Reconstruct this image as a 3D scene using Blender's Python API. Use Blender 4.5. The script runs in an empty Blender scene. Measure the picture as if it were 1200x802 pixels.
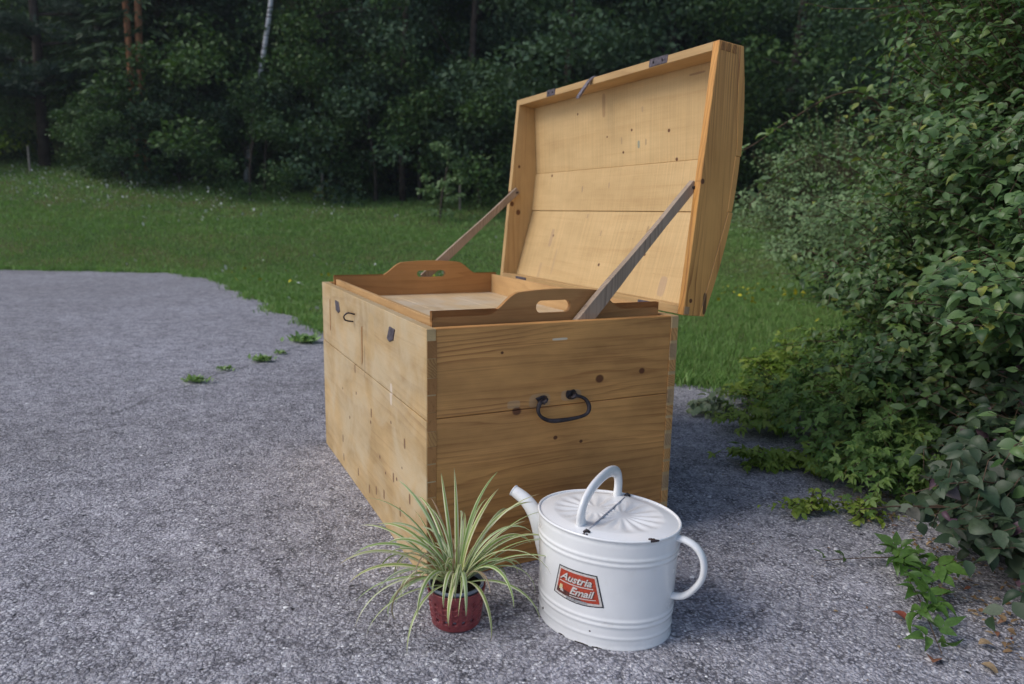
import bpy, bmesh, math, random
import numpy as np
from mathutils import Vector, Matrix, noise as mnoise
PI = math.pi
rng = np.random.default_rng(7)
random.seed(7)
S = bpy.context.scene
COL = S.collection

# ------------------------------------------------------------------ camera
PITCH, ROLL, CAMH = 0.1768, 0.0197, 0.9193
cd = bpy.data.cameras.new('camera'); cam = bpy.data.objects.new('camera', cd); COL.objects.link(cam)
cd.sensor_width = 36.0; cd.lens = 834.2 / 1200 * 36.0; cd.clip_start = 0.05; cd.clip_end = 2000
F_ = Vector((0, math.cos(PITCH), -math.sin(PITCH))); R_ = Vector((1, 0, 0)); D_ = Vector((0, -math.sin(PITCH), -math.cos(PITCH)))
cr, sr = math.cos(ROLL), math.sin(ROLL)
Rp = cr * R_ - sr * D_; Dp = sr * R_ + cr * D_
m = Matrix((Rp, -Dp, -F_)).transposed().to_4x4(); m.translation = (0, 0, CAMH)
cam.matrix_world = m
cd.dof.use_dof = True; cd.dof.focus_distance = 1.78; cd.dof.aperture_fstop = 3.6
S.camera = cam

# ------------------------------------------------------------------ sky, sun, exposure
SUN_EL, SUN_AZ = math.radians(44), math.radians(-108)     # azimuth measured from +Y towards +X
w = bpy.data.worlds.new("World"); S.world = w; w.use_nodes = True
nt = w.node_tree; bg = nt.nodes['Background']
sky = nt.nodes.new('ShaderNodeTexSky'); sky.sky_type = 'NISHITA'; sky.sun_disc = False
sky.sun_elevation = SUN_EL; sky.sun_rotation = SUN_AZ; sky.air_density = 1.0; sky.dust_density = 1.8; sky.ozone_density = 1.2
nt.links.new(sky.outputs[0], bg.inputs[0]); bg.inputs[1].default_value = 0.12
sl = bpy.data.lights.new('sun', 'SUN'); so = bpy.data.objects.new('sun', sl); COL.objects.link(so)
sl.energy = 1.35; sl.angle = math.radians(28); sl.color = (1.0, 0.96, 0.91)
sd = Vector((math.sin(SUN_AZ) * math.cos(SUN_EL), math.cos(SUN_AZ) * math.cos(SUN_EL), math.sin(SUN_EL)))
so.rotation_euler = sd.to_track_quat('Z', 'Y').to_euler(); so.location = sd * 30
vs = S.view_settings; vs.view_transform = 'Standard'; vs.look = 'None'; vs.gamma = 1; vs.use_curve_mapping = False
vs.exposure = 0.40

# ------------------------------------------------------------------ helpers: objects
def prop(o, label=None, cat=None, group=None, kind=None):
    if label: o['label'] = label
    if cat: o['category'] = cat
    if group: o['group'] = group
    if kind: o['kind'] = kind
    return o

def thing(name, label, cat, loc=(0, 0, 0), rotz=0, group=None):
    o = bpy.data.objects.new(name, None); o.empty_display_size = .1; COL.objects.link(o)
    o.location = loc; o.rotation_euler = (0, 0, rotz)
    return prop(o, label, cat, group)

def link(name, me, parent=None, matrix=None):
    o = bpy.data.objects.new(name, me); COL.objects.link(o)
    if parent is not None: o.parent = parent
    if matrix is not None: o.matrix_basis = matrix
    return o

def npmesh(name, V, Fs, mat=None, smooth=False, rnd=None):
    """V (n,3); Fs list of face index arrays (all of one size) or list of lists"""
    me = bpy.data.meshes.new(name)
    V = np.asarray(V, np.float32)
    if isinstance(Fs, np.ndarray):
        k = Fs.shape[1]; nf = len(Fs)
        me.vertices.add(len(V)); me.vertices.foreach_set('co', V.ravel())
        me.loops.add(nf * k); me.loops.foreach_set('vertex_index', Fs.astype(np.int32).ravel())
        me.polygons.add(nf)
        me.polygons.foreach_set('loop_start', (np.arange(nf) * k).astype(np.int32))
        me.polygons.foreach_set('loop_total', np.full(nf, k, np.int32))
        me.update(calc_edges=True)
    else:
        me.from_pydata([tuple(map(float, v)) for v in V], [], [list(map(int, f)) for f in Fs]); me.update()
    if smooth: me.polygons.foreach_set('use_smooth', np.ones(len(me.polygons), bool))
    if mat: me.materials.append(mat)
    if rnd is not None:
        a = me.attributes.new('rnd', 'FLOAT', 'POINT'); a.data.foreach_set('value', np.asarray(rnd, np.float32))
    return me

def tube(pts, rad, n=8, cap=True, flat=None):
    pts = [Vector(p) for p in pts]; V = []; Fc = []
    if not hasattr(rad, '__len__'): rad = [rad] * len(pts)
    up = None
    for i, p in enumerate(pts):
        a = pts[max(i - 1, 0)]; b = pts[min(i + 1, len(pts) - 1)]
        t = (b - a).normalized()
        if up is None:
            up = Vector((0, 0, 1)) if abs(t.z) < .9 else Vector((1, 0, 0))
        x = t.cross(up)
        if x.length < 1e-4: x = t.cross(Vector((0, 1, 0)))
        x.normalize(); y = x.cross(t).normalized(); up = y
        for k in range(n):
            an = 2 * PI * k / n
            fx, fy = flat if flat else (1, 1)
            V.append(p + (x * math.cos(an) * fx + y * math.sin(an) * fy) * rad[i])
    for i in range(len(pts) - 1):
        for k in range(n):
            Fc.append((i * n + k, i * n + (k + 1) % n, (i + 1) * n + (k + 1) % n, (i + 1) * n + k))
    if cap:
        Fc.append(tuple(range(n))[::-1]); Fc.append(tuple((len(pts) - 1) * n + k for k in range(n)))
    return V, Fc

def smooth_path(P, n=6):
    P = [Vector(p) for p in P]; out = []
    for i in range(len(P) - 1):
        p0 = P[max(i - 1, 0)]; p1 = P[i]; p2 = P[i + 1]; p3 = P[min(i + 2, len(P) - 1)]
        for k in range(n):
            t = k / n
            out.append(.5 * ((2 * p1) + (-p0 + p2) * t + (2 * p0 - 5 * p1 + 4 * p2 - p3) * t * t + (-p0 + 3 * p1 - 3 * p2 + p3) * t ** 3))
    out.append(P[-1]); return out

def join(parts):
    V = []; Fc = []
    for v, f in parts:
        o = len(V); V += [tuple(x) for x in v]; Fc += [tuple(i + o for i in q) for q in f]
    return V, Fc

def prism(poly, axis_fn, a0, a1):
    """extrude polygon list of 2d points; axis_fn(p2, t) -> 3d"""
    n = len(poly)
    V = [axis_fn(p, a0) for p in poly] + [axis_fn(p, a1) for p in poly]
    Fc = [tuple(range(n))[::-1], tuple(range(n, 2 * n))]
    for i in range(n): Fc.append((i, (i + 1) % n, n + (i + 1) % n, n + i))
    return V, Fc

def solid(name, V, Fc, mat, parent=None, bevel=0, smooth=False, seg=1, wob=0):
    bm = bmesh.new(); vs_ = [bm.verts.new(tuple(v)) for v in V]
    for f in Fc:
        try: bm.faces.new([vs_[i] for i in f])
        except ValueError: pass
    bmesh.ops.recalc_face_normals(bm, faces=bm.faces)
    if bevel:
        ed = [e for e in bm.edges if len(e.link_faces) == 2 and e.calc_face_angle() > .5]
        bmesh.ops.bevel(bm, geom=ed, offset=bevel, segments=seg, affect='EDGES', profile=.5)
    if wob:
        for v in bm.verts:
            v.co += Vector((random.uniform(-wob, wob), random.uniform(-wob, wob), random.uniform(-wob, wob)))
    me = bpy.data.meshes.new(name); bm.to_mesh(me); bm.free()
    if smooth: me.polygons.foreach_set('use_smooth', np.ones(len(me.polygons), bool))
    me.materials.append(mat)
    return link(name, me, parent)

def box(x0, x1, y0, y1, z0, z1):
    V = [(x, y, z) for x in (x0, x1) for y in (y0, y1) for z in (z0, z1)]
    return V, [(0, 1, 3, 2), (4, 6, 7, 5), (0, 4, 5, 1), (2, 3, 7, 6), (0, 2, 6, 4), (1, 5, 7, 3)]

def board(name, b, mat, parent, bevel=.0018):
    return solid(name, *box(*b), mat, parent, bevel)

# ------------------------------------------------------------------ helpers: nodes
class NT:
    def __init__(s, name, rough=.7, spec=.3):
        s.m = bpy.data.materials.new(name); s.m.use_nodes = True; s.t = s.m.node_tree
        s.b = s.t.nodes['Principled BSDF']; s.b.inputs['Roughness'].default_value = rough
        s.b.inputs['Specular IOR Level'].default_value = spec
    def n(s, typ, **kw):
        x = s.t.nodes.new(typ)
        for k, v in kw.items(): setattr(x, k, v)
        return x
    def put(s, sock, v):
        if isinstance(v, bpy.types.NodeSocket): s.t.links.new(v, sock)
        elif v is not None: sock.default_value = v
    def math(s, op, a, b=None, c=None, clamp=False):
        x = s.n('ShaderNodeMath', operation=op, use_clamp=clamp)
        s.put(x.inputs[0], a); s.put(x.inputs[1], b)
        if c is not None: s.put(x.inputs[2], c)
        return x.outputs[0]
    def noise(s, vec, scale, detail=3, rough=.5, dist=0):
        x = s.n('ShaderNodeTexNoise'); s.put(x.inputs['Vector'], vec); x.inputs['Scale'].default_value = scale
        x.inputs['Detail'].default_value = detail; x.inputs['Roughness'].default_value = rough; x.inputs['Distortion'].default_value = dist
        return x.outputs[0]
    def vor(s, vec, scale, feature='F1', out='Distance', rand=1):
        x = s.n('ShaderNodeTexVoronoi', feature=feature); s.put(x.inputs['Vector'], vec)
        x.inputs['Scale'].default_value = scale; x.inputs['Randomness'].default_value = rand
        return x.outputs[out]
    def ramp(s, f, stops, interp='LINEAR'):
        x = s.n('ShaderNodeValToRGB'); s.put(x.inputs[0], f); r = x.color_ramp; r.interpolation = interp
        while len(r.elements) < len(stops): r.elements.new(.5)
        for e, (p, c) in zip(r.elements, stops):
            e.position = p; e.color = (*c, 1) if hasattr(c, '__len__') else (c, c, c, 1)
        return x.outputs[0]
    def mix(s, f, a, b, mode='MIX'):
        x = s.n('ShaderNodeMix', data_type='RGBA', blend_type=mode)
        s.put(x.inputs[0], f)
        s.put(x.inputs[6], (*a, 1) if isinstance(a, tuple) else a); s.put(x.inputs[7], (*b, 1) if isinstance(b, tuple) else b)
        return x.outputs[2]
    def mapping(s, vec, scale=(1, 1, 1), loc=(0, 0, 0)):
        x = s.n('ShaderNodeMapping'); s.put(x.inputs[0], vec); x.inputs['Scale'].default_value = scale; x.inputs['Location'].default_value = loc
        return x.outputs[0]
    def obj(s): return s.n('ShaderNodeTexCoord').outputs['Object']
    def xyz(s, v):
        x = s.n('ShaderNodeSeparateXYZ'); s.put(x.inputs[0], v); return x.outputs
    def comb(s, a, b, c):
        x = s.n('ShaderNodeCombineXYZ'); s.put(x.inputs[0], a); s.put(x.inputs[1], b); s.put(x.inputs[2], c); return x.outputs[0]
    def bump(s, h, strength=.3, dist=.01, normal=None):
        x = s.n('ShaderNodeBump'); s.put(x.inputs['Height'], h); x.inputs['Strength'].default_value = strength; x.inputs['Distance'].default_value = dist
        s.put(x.inputs['Normal'], normal); return x.outputs[0]
    def col(s, c): s.put(s.b.inputs['Base Color'], (*c, 1) if isinstance(c, tuple) else c)

def plain(name, c, rough=.6, spec=.3, metal=0, var=.15, scale=30, bump=0):
    t = NT(name, rough, spec); o = t.obj()
    n = t.noise(o, scale, 4)
    t.col(t.ramp(n, [(.3, tuple(x * (1 - var) for x in c)), (.7, tuple(min(1, x * (1 + var)) for x in c))]))
    t.b.inputs['Metallic'].default_value = metal
    if bump: t.put(t.b.inputs['Normal'], t.bump(t.noise(o, scale * 4, 3), bump, .003))
    return t.m

def wood(name, u, v, light, dark, rings=26, knots=(), seed=0, rough=.5, contrast=.55, wear=None, blotch=(.82, 1.1), spots=0, saw=0, patches=()):
    """u: grain axis, v: across axis (0/1/2); knots: (u, v, radius)"""
    t = NT(name, rough, .35); o = t.obj(); c = t.xyz(o)
    U, Vv = c[u], c[v]; Wd = c[3 - u - v]
    warp = t.noise(t.comb(t.math('MULTIPLY', U, .55), t.math('MULTIPLY', Vv, 3.2), t.math('ADD', t.math('MULTIPLY', Wd, 3), seed * 3.7)), 1.6, 2, .5)
    g = t.math('MULTIPLY', Vv, rings)
    g = t.math('ADD', g, t.math('MULTIPLY', warp, rings * .20))
    g = t.math('ADD', g, t.math('MULTIPLY', Wd, rings * .6))
    kmask = None
    for (ku, kv, kr) in knots:
        du = t.math('MULTIPLY', t.math('SUBTRACT', U, ku), 1.0); dv = t.math('SUBTRACT', Vv, kv)
        # wide warp zone, drawn out along the grain
        q = t.math('ADD', t.math('POWER', t.math('DIVIDE', du, kr * 7), 2), t.math('POWER', t.math('DIVIDE', dv, kr * 2.8), 2))
        e = t.math('EXPONENT', t.math('MULTIPLY', q, -1))
        sg = t.math('TANH', t.math('DIVIDE', dv, kr * .8))
        g = t.math('ADD', g, t.math('MULTIPLY', t.math('MULTIPLY', e, sg), -rings * kr * 1.6))
        q2 = t.math('SQRT', t.math('ADD', t.math('POWER', t.math('DIVIDE', du, kr * 1.15), 2), t.math('POWER', t.math('DIVIDE', dv, kr), 2)))
        mk = t.math('SUBTRACT', 1, t.math('MULTIPLY', t.math('SUBTRACT', q2, .75), 3.), clamp=True)
        kmask = mk if kmask is None else t.math('MAXIMUM', kmask, mk)
    fine = t.noise(t.comb(t.math('MULTIPLY', U, 5), t.math('MULTIPLY', Vv, 330), t.math('MULTIPLY', Wd, 330)), 1, 3, .6)
    streak = t.ramp(t.noise(t.comb(t.math('MULTIPLY', U, 1.1), t.math('MULTIPLY', t.math('ADD', Vv, t.math('MULTIPLY', warp, .05)), 75), t.math('MULTIPLY', Wd, 60)), 1, 4, .6), [(.56, 0.), (.70, .75)])
    jit = t.noise(t.comb(t.math('MULTIPLY', U, 2), t.math('MULTIPLY', Vv, 45), t.math('MULTIPLY', Wd, 45)), 1, 2)
    g = t.math('ADD', g, t.math('MULTIPLY', jit, .9))
    fr = t.math('FRACT', g)
    # late wood: slow rise, sharp drop
    ring = t.ramp(fr, [(0, 0.), (.45, .12), (.78, .75), (.92, 1.), (1., 0.)])
    amp = t.ramp(t.noise(t.comb(t.math('MULTIPLY', U, 1.6), t.math('MULTIPLY', Vv, 11), t.math('ADD', Wd, seed)), 1, 3), [(.38, .06), (.66, 1.)])
    ring = t.math('MULTIPLY', t.math('MULTIPLY', ring, amp), contrast)
    ring = t.math('ADD', ring, t.math('MULTIPLY', t.math('SUBTRACT', fine, .5), .8), clamp=True)
    ring = t.math('MAXIMUM', ring, t.math('MULTIPLY', streak, min(1, contrast * .9)))
    colr = t.mix(ring, light, dark)
    bl = t.noise(t.comb(t.math('MULTIPLY', U, 2.2), t.math('MULTIPLY', Vv, 5), t.math('ADD', Wd, seed * 1.3)), 1.5, 4, .6)
    colr = t.mix(1., colr, t.ramp(bl, [(.3, (blotch[0], blotch[0] * .97, blotch[0] * .93)), (.7, (blotch[1], blotch[1], blotch[1]))]), 'MULTIPLY')
    if wear:   # greyish bleached patches
        wn = t.noise(t.comb(t.math('MULTIPLY', U, 3), t.math('MULTIPLY', Vv, 3), seed + .5), 1.8, 5, .62, .6)
        colr = t.mix(t.ramp(wn, [(.42, 0.), (.62, .6)]), colr, wear)
    if saw:    # band-saw marks across the grain
        sw = t.noise(t.comb(t.math('MULTIPLY', U, 160), t.math('MULTIPLY', Vv, 3), 0), 1, 2)
        colr = t.mix(1., colr, t.ramp(sw, [(.35, (1 - saw,) * 3), (.65, (1 + saw * .3,) * 3)]), 'MULTIPLY')
    if spots:
        sp = t.vor(t.comb(t.math('MULTIPLY', U, 9 if u == 2 else 13), t.math('MULTIPLY', Vv, 13), seed), 1.0)
        sz = t.vor(t.comb(t.math('MULTIPLY', U, 9 if u == 2 else 13), t.math('MULTIPLY', Vv, 13), seed), 1.0, out='Color')
        th = t.math('MULTIPLY', t.xyz(sz)[0], .085)
        dk = t.math('MULTIPLY', t.math('MULTIPLY', t.math('SUBTRACT', th, sp), 40, clamp=True), spots, clamp=True)
        colr = t.mix(dk, colr, (.07, .045, .03))
    if kmask is not None:
        colr = t.mix(t.math('MULTIPLY', kmask, .92), colr, t.mix(fine, (.16, .045, .016), (.05, .02, .012)))
    for (pu, pv, hu, hv, pc, ps) in patches:     # stained marks with a shape of their own
        wob = t.math('MULTIPLY', t.math('SUBTRACT', t.noise(o, 40, 3), .5), .9)
        q = t.math('ADD', t.math('POWER', t.math('DIVIDE', t.math('SUBTRACT', U, pu), hu), 4), t.math('POWER', t.math('DIVIDE', t.math('SUBTRACT', Vv, pv), hv), 4))
        mk = t.math('MULTIPLY', t.math('SUBTRACT', t.math('ADD', 1.3, wob), q), 2.2, clamp=True)
        colr = t.mix(t.math('MULTIPLY', mk, ps), colr, pc)
    t.col(colr)
    t.put(t.b.inputs['Roughness'], t.ramp(bl, [(.3, rough + .08), (.7, rough - .08)]))
    hgt = t.math('ADD', t.math('MULTIPLY', fine, .6), t.math('MULTIPLY', ring, -.5))
    t.put(t.b.inputs['Normal'], t.bump(hgt, .35, .0012))
    return t.m

def leafmat(name, c1, c2, rough=.45, trans=.25, spec=.4, c3=None):
    t = NT(name, rough, spec)
    a = t.n('ShaderNodeAttribute', attribute_name='rnd').outputs['Fac']
    oi = t.n('ShaderNodeObjectInfo').outputs['Random']
    r = t.math('FRACT', t.math('ADD', a, oi))
    stops = [(0, c1), (.85, c2)] if c3 is None else [(0, c1), (.7, c2), (.93, c2), (1, c3)]
    c = t.ramp(r, stops)
    ln = t.noise(t.obj(), 9, 2)
    c = t.mix(1., c, t.ramp(ln, [(.3, .75), (.7, 1.15)]), 'MULTIPLY')
    t.col(c)
    tr = t.n('ShaderNodeBsdfTranslucent'); t.put(tr.inputs[0], t.mix(1., c, (1.1, 1.25, .5), 'MULTIPLY'))
    mx = t.n('ShaderNodeMixShader'); mx.inputs[0].default_value = trans
    out = t.t.nodes['Material Output']
    t.t.links.new(t.b.outputs[0], mx.inputs[1]); t.t.links.new(tr.outputs[0], mx.inputs[2]); t.t.links.new(mx.outputs[0], out.inputs[0])
    return t.m

# ------------------------------------------------------------------ ground shape
def sstep(t): t = np.clip(t, 0, 1); return t * t * (3 - 2 * t)
def hfun(x, y):
    x = np.asarray(x, float); y = np.asarray(y, float)
    t = np.maximum(0, y - 10.4)
    base = .155 + .085 * sstep((-x - 2) / 9)
    z = base * t * sstep(t / 2.5 + .25)
    z = z + .33 * np.maximum(0, y - 21) * sstep((y - 21) / 5)
    z = z + .05 * np.maximum(0, x - 5) * sstep((y - 2) / 5)
    z = z + .05 * np.sin(x * .8 + 1.3) * np.cos(y * .63) * sstep((y - 10.5) / 3)
    return z

# asphalt outline
EDGE = [(-40, 10.4), (-24, 10.45), (-12, 10.2), (-7.4, 10.26), (-4.94, 10.26), (-4.2, 9.7), (-3.5, 8.75), (-2.78, 7.67), (-2.1, 6.5), (-1.52, 5.55), (-.9, 4.75),
        (-.2, 4.3), (.4, 4.1), (.94, 3.93), (1.18, 3.83), (1.38, 3.6), (1.5, 3.2), (1.45, 2.7), (1.4, 2.2), (1.38, 1.8), (1.4, 1.4), (1.6, .8), (2.0, 0), (2.4, -3), (3, -30), (-40, -30)]
def dense_edge():
    P = []
    for i in range(len(EDGE)):
        a = np.array(EDGE[i]); b = np.array(EDGE[(i + 1) % len(EDGE)])
        n = 1 if i >= len(EDGE) - 4 else max(1, int(np.hypot(*(b - a)) / .12))
        if i == 0: n = 12
        for k in range(n):
            p = a + (b - a) * k / n
            if i < len(EDGE) - 4:
                p = p + .05 * np.array([mnoise.noise((p[0] * 2.1, p[1] * 2.1, 0)), mnoise.noise((p[0] * 2.1, p[1] * 2.1, 5))]) * (1 + (i < 8)) + .018 * np.array([mnoise.noise((p[0] * 9, p[1] * 9, 2)), mnoise.noise((p[0] * 9, p[1] * 9, 7))])
            P.append(p)
    return np.array(P)
EP = dense_edge()
def inside(x, y, P=EP):
    c = np.zeros(x.shape, bool); j = len(P) - 1
    for i in range(len(P)):
        xi, yi = P[i]; xj, yj = P[j]
        if yi != yj:
            q = ((yi > y) != (yj > y)) & (x < (xj - xi) * (y - yi) / (yj - yi) + xi); c ^= q
        j = i
    return c

# ground mats
t = NT('lawn soil', .9, .1); o = t.obj()
n1 = t.noise(o, 1.3, 5, .6); n2 = t.noise(o, 40, 4, .6)
c = t.mix(t.ramp(n1, [(.4, 0.), (.6, 1.)]), (.060, .105, .030), (.11, .115, .045))
t.col(t.mix(1., c, t.ramp(n2, [(.3, .5), (.7, 1.3)]), 'MULTIPLY')); t.put(t.b.inputs['Normal'], t.bump(n2, .6, .03)); M_soil = t.m

t = NT('asphalt', .82, .35); o = t.obj()
warp = t.n('ShaderNodeVectorMath', operation='ADD'); t.put(warp.inputs[0], o)
nz = t.n('ShaderNodeTexNoise'); t.put(nz.inputs['Vector'], o); nz.inputs['Scale'].default_value = 60
sc_ = t.n('ShaderNodeVectorMath', operation='SCALE'); t.put(sc_.inputs[0], nz.outputs['Color']); sc_.inputs['Scale'].default_value = .012
t.put(warp.inputs[1], sc_.outputs[0]); P_ = warp.outputs[0]
d1 = t.vor(P_, 128); c1 = t.vor(P_, 128, out='Color'); d2 = t.vor(P_, 260); c2 = t.vor(P_, 260, out='Color')
v1 = t.xyz(c1)[0]; v2 = t.xyz(c2)[1]
stone = t.ramp(v1, [(0, (.22, .212, .235)), (.3, (.38, .368, .402)), (.75, (.50, .488, .525)), (.93, (.62, .61, .64)), (1, (.80, .79, .80))])
sand = t.ramp(v2, [(0, (.24, .232, .26)), (.5, (.42, .405, .45)), (1, (.60, .585, .625))])
big = t.noise(o, .55, 4, .55); mid = t.noise(o, 4.5, 4, .6); cm = t.noise(o, 24, 3, .6)
c = t.mix(t.ramp(cm, [(.46, 0.), (.60, .75)]), stone, sand)
crev = t.ramp(d1, [(.35, 0.), (.62, 1.)])
irr = t.noise(o, 14, 4, .65); rub = t.noise(P_, 46, 4, .65); d3 = t.vor(P_, 62); c3 = t.xyz(t.vor(P_, 62, out='Color'))
crev = t.math('MULTIPLY', crev, t.ramp(irr, [(.38, .25), (.62, 1.)]))
c = t.mix(t.math('MULTIPLY', t.ramp(d3, [(.30, 1.), (.42, 0.)]), t.ramp(c3[0], [(.62, 0.), (.72, .8)])), c, t.ramp(c3[1], [(0, (.16, .155, .17)), (.4, (.42, .41, .44)), (1, (.66, .64, .66))]))
c = t.mix(1., c, t.ramp(rub, [(.34, .72), (.5, 1.), (.68, 1.14)]), 'MULTIPLY')
c = t.mix(t.math('MULTIPLY', crev, .82), c, (.06, .058, .068))  # shadow in the crevices between stones, darkened in the colour
c = t.mix(1., c, t.ramp(big, [(.35, (.86, .85, .84)), (.65, (1.12, 1.12, 1.14))]), 'MULTIPLY')
c = t.mix(1., c, t.ramp(mid, [(.3, .84), (.7, 1.14)]), 'MULTIPLY')
pit = t.ramp(t.vor(P_, 19), [(.05, 1.), (.13, 0.)])
pitm = t.math('MULTIPLY', pit, t.ramp(t.noise(o, 7, 3), [(.46, 0.), (.56, 1.)]))
c = t.mix(pitm, c, (.02, .02, .024)); 
# old repair joint, darker seam line running through the weeds
xs = t.xyz(o); ln = t.math('ADD', t.math('MULTIPLY', xs[0], -4.3), t.math('MULTIPLY', xs[1], -1)); 
seam = t.math('ABSOLUTE', t.math('SUBTRACT', t.math('ADD', xs[0], t.math('MULTIPLY', t.math('SUBTRACT', t.noise(o, 3, 3), .5), .35)), t.math('ADD', t.math('MULTIPLY', t.math('SUBTRACT', xs[1], 3.7), .17), -1.68)))
sm = t.math('MULTIPLY', t.ramp(seam, [(.006, 1.), (.022, 0.)]), t.ramp(xs[1], [(3.2, 0.), (3.3, 1.)]))
c = t.mix(t.math('MULTIPLY', t.ramp(seam, [(.004, .45), (.014, 0.)]), t.math('MULTIPLY', t.math('GREATER_THAN', xs[1], 3.1), t.math('LESS_THAN', xs[1], 5.6))), c, (.03, .03, .03))
t.col(c)
hh = t.math('ADD', t.math('MULTIPLY', t.math('SUBTRACT', 1, d1), 1.), t.math('ADD', t.math('MULTIPLY', t.math('SUBTRACT', 1, d2), .45), t.math('MULTIPLY', v1, .55)))
hh = t.math('ADD', hh, t.math('MULTIPLY', rub, 2.2)); hh = t.math('ADD', hh, t.math('MULTIPLY', irr, 2.0)); hh = t.math('SUBTRACT', hh, t.math('MULTIPLY', pitm, 2.0)); hh = t.math('ADD', hh, t.math('MULTIPLY', cm, .5))
t.put(t.b.inputs['Normal'], t.bump(hh, .75, .0055)); t.put(t.b.inputs['Roughness'], t.ramp(v1, [(0, .9), (1, .62)]))
M_asph = t.m

def build_ground():
    xs = np.unique(np.r_[np.linspace(-70, -26, 9), np.linspace(-26, 26, 131), np.linspace(26, 70, 9)])
    ys = np.unique(np.r_[np.linspace(-40, 0, 7), np.linspace(0, 28, 113), np.linspace(28, 75, 16)])
    X, Y = np.meshgrid(xs, ys); Z = hfun(X, Y) - .012
    V = np.stack([X, Y, Z], -1).reshape(-1, 3); nx = len(xs)
    i = np.arange(len(ys) - 1)[:, None] * nx + np.arange(nx - 1)[None]
    Fq = np.stack([i, i + 1, i + nx + 1, i + nx], -1).reshape(-1, 4)
    prop(link('ground', npmesh('ground', V, Fq, M_soil, True)), kind='structure', label='grassy ground rising to the wooded slope')
    bm = bmesh.new()
    lo = [bm.verts.new((p[0], p[1], -.01)) for p in EP]; hi = [bm.verts.new((p[0], p[1], .0)) for p in EP]
    f = bm.faces.new(hi)
    for i in range(len(hi)): bm.faces.new((lo[i], lo[(i + 1) % len(lo)], hi[(i + 1) % len(hi)], hi[i]))
    bmesh.ops.triangulate(bm, faces=[f]); bmesh.ops.recalc_face_normals(bm, faces=bm.faces)
    me = bpy.data.meshes.new('asphalt'); bm.to_mesh(me); bm.free(); me.materials.append(M_asph)
    prop(link('asphalt_yard', me), kind='structure', label='weathered grey asphalt yard with coarse aggregate')
build_ground()

def rotmats(n, dirs=None, tilt=.5):
    """random frames: column y = leaf axis, z = normal"""
    pass

# stone chips standing proud of the worn asphalt
def chips():
    N = 34000
    y = 1.0 + 4.6 * rng.random(N) ** 1.5; x = (rng.random(N) * 2 - 1) * (.78 * y + .15)
    k = inside(x, y) ; x, y = x[k], y[k]; n = len(x)
    T = np.array([(1, 0, 0), (.2, .9, 0), (-.9, .3, 0), (-.4, -.9, 0), (.5, -.8, 0), (.1, .1, .55), (-.3, -.2, .5)], float)
    TF = np.array([(0, 1, 5), (1, 2, 5), (2, 6, 5), (2, 3, 6), (3, 4, 6), (4, 5, 6), (4, 0, 5)])
    s = .0018 + .0030 * rng.random(n) ** 2 + .005 * (rng.random(n) > .985)
    a = rng.random(n) * 2 * PI; ca, sa = np.cos(a), np.sin(a)
    P = T[None] * s[:, None, None] * (1 + .4 * (rng.random((n, 7, 3)) - .5))
    Q = np.stack([P[..., 0] * ca[:, None] - P[..., 1] * sa[:, None] + x[:, None], P[..., 0] * sa[:, None] + P[..., 1] * ca[:, None] + y[:, None], P[..., 2] - .0004], -1)
    Fc = (TF[None] + 7 * np.arange(n)[:, None, None]).reshape(-1, 3)
    t = NT('stone chips', .7, .4); a_ = t.n('ShaderNodeAttribute', attribute_name='rnd').outputs['Fac']
    t.col(t.ramp(a_, [(0, (.16, .154, .17)), (.3, (.38, .37, .40)), (.85, (.54, .53, .56)), (1, (.82, .81, .80))]))
    me = npmesh('stone_chips', Q.reshape(-1, 3), Fc, t.m, False, np.repeat(rng.random(n), 7))
    prop(link('stone_chips', me), 'grey stone chips standing proud of the worn asphalt', 'gravel', kind='stuff')
chips()

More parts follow.
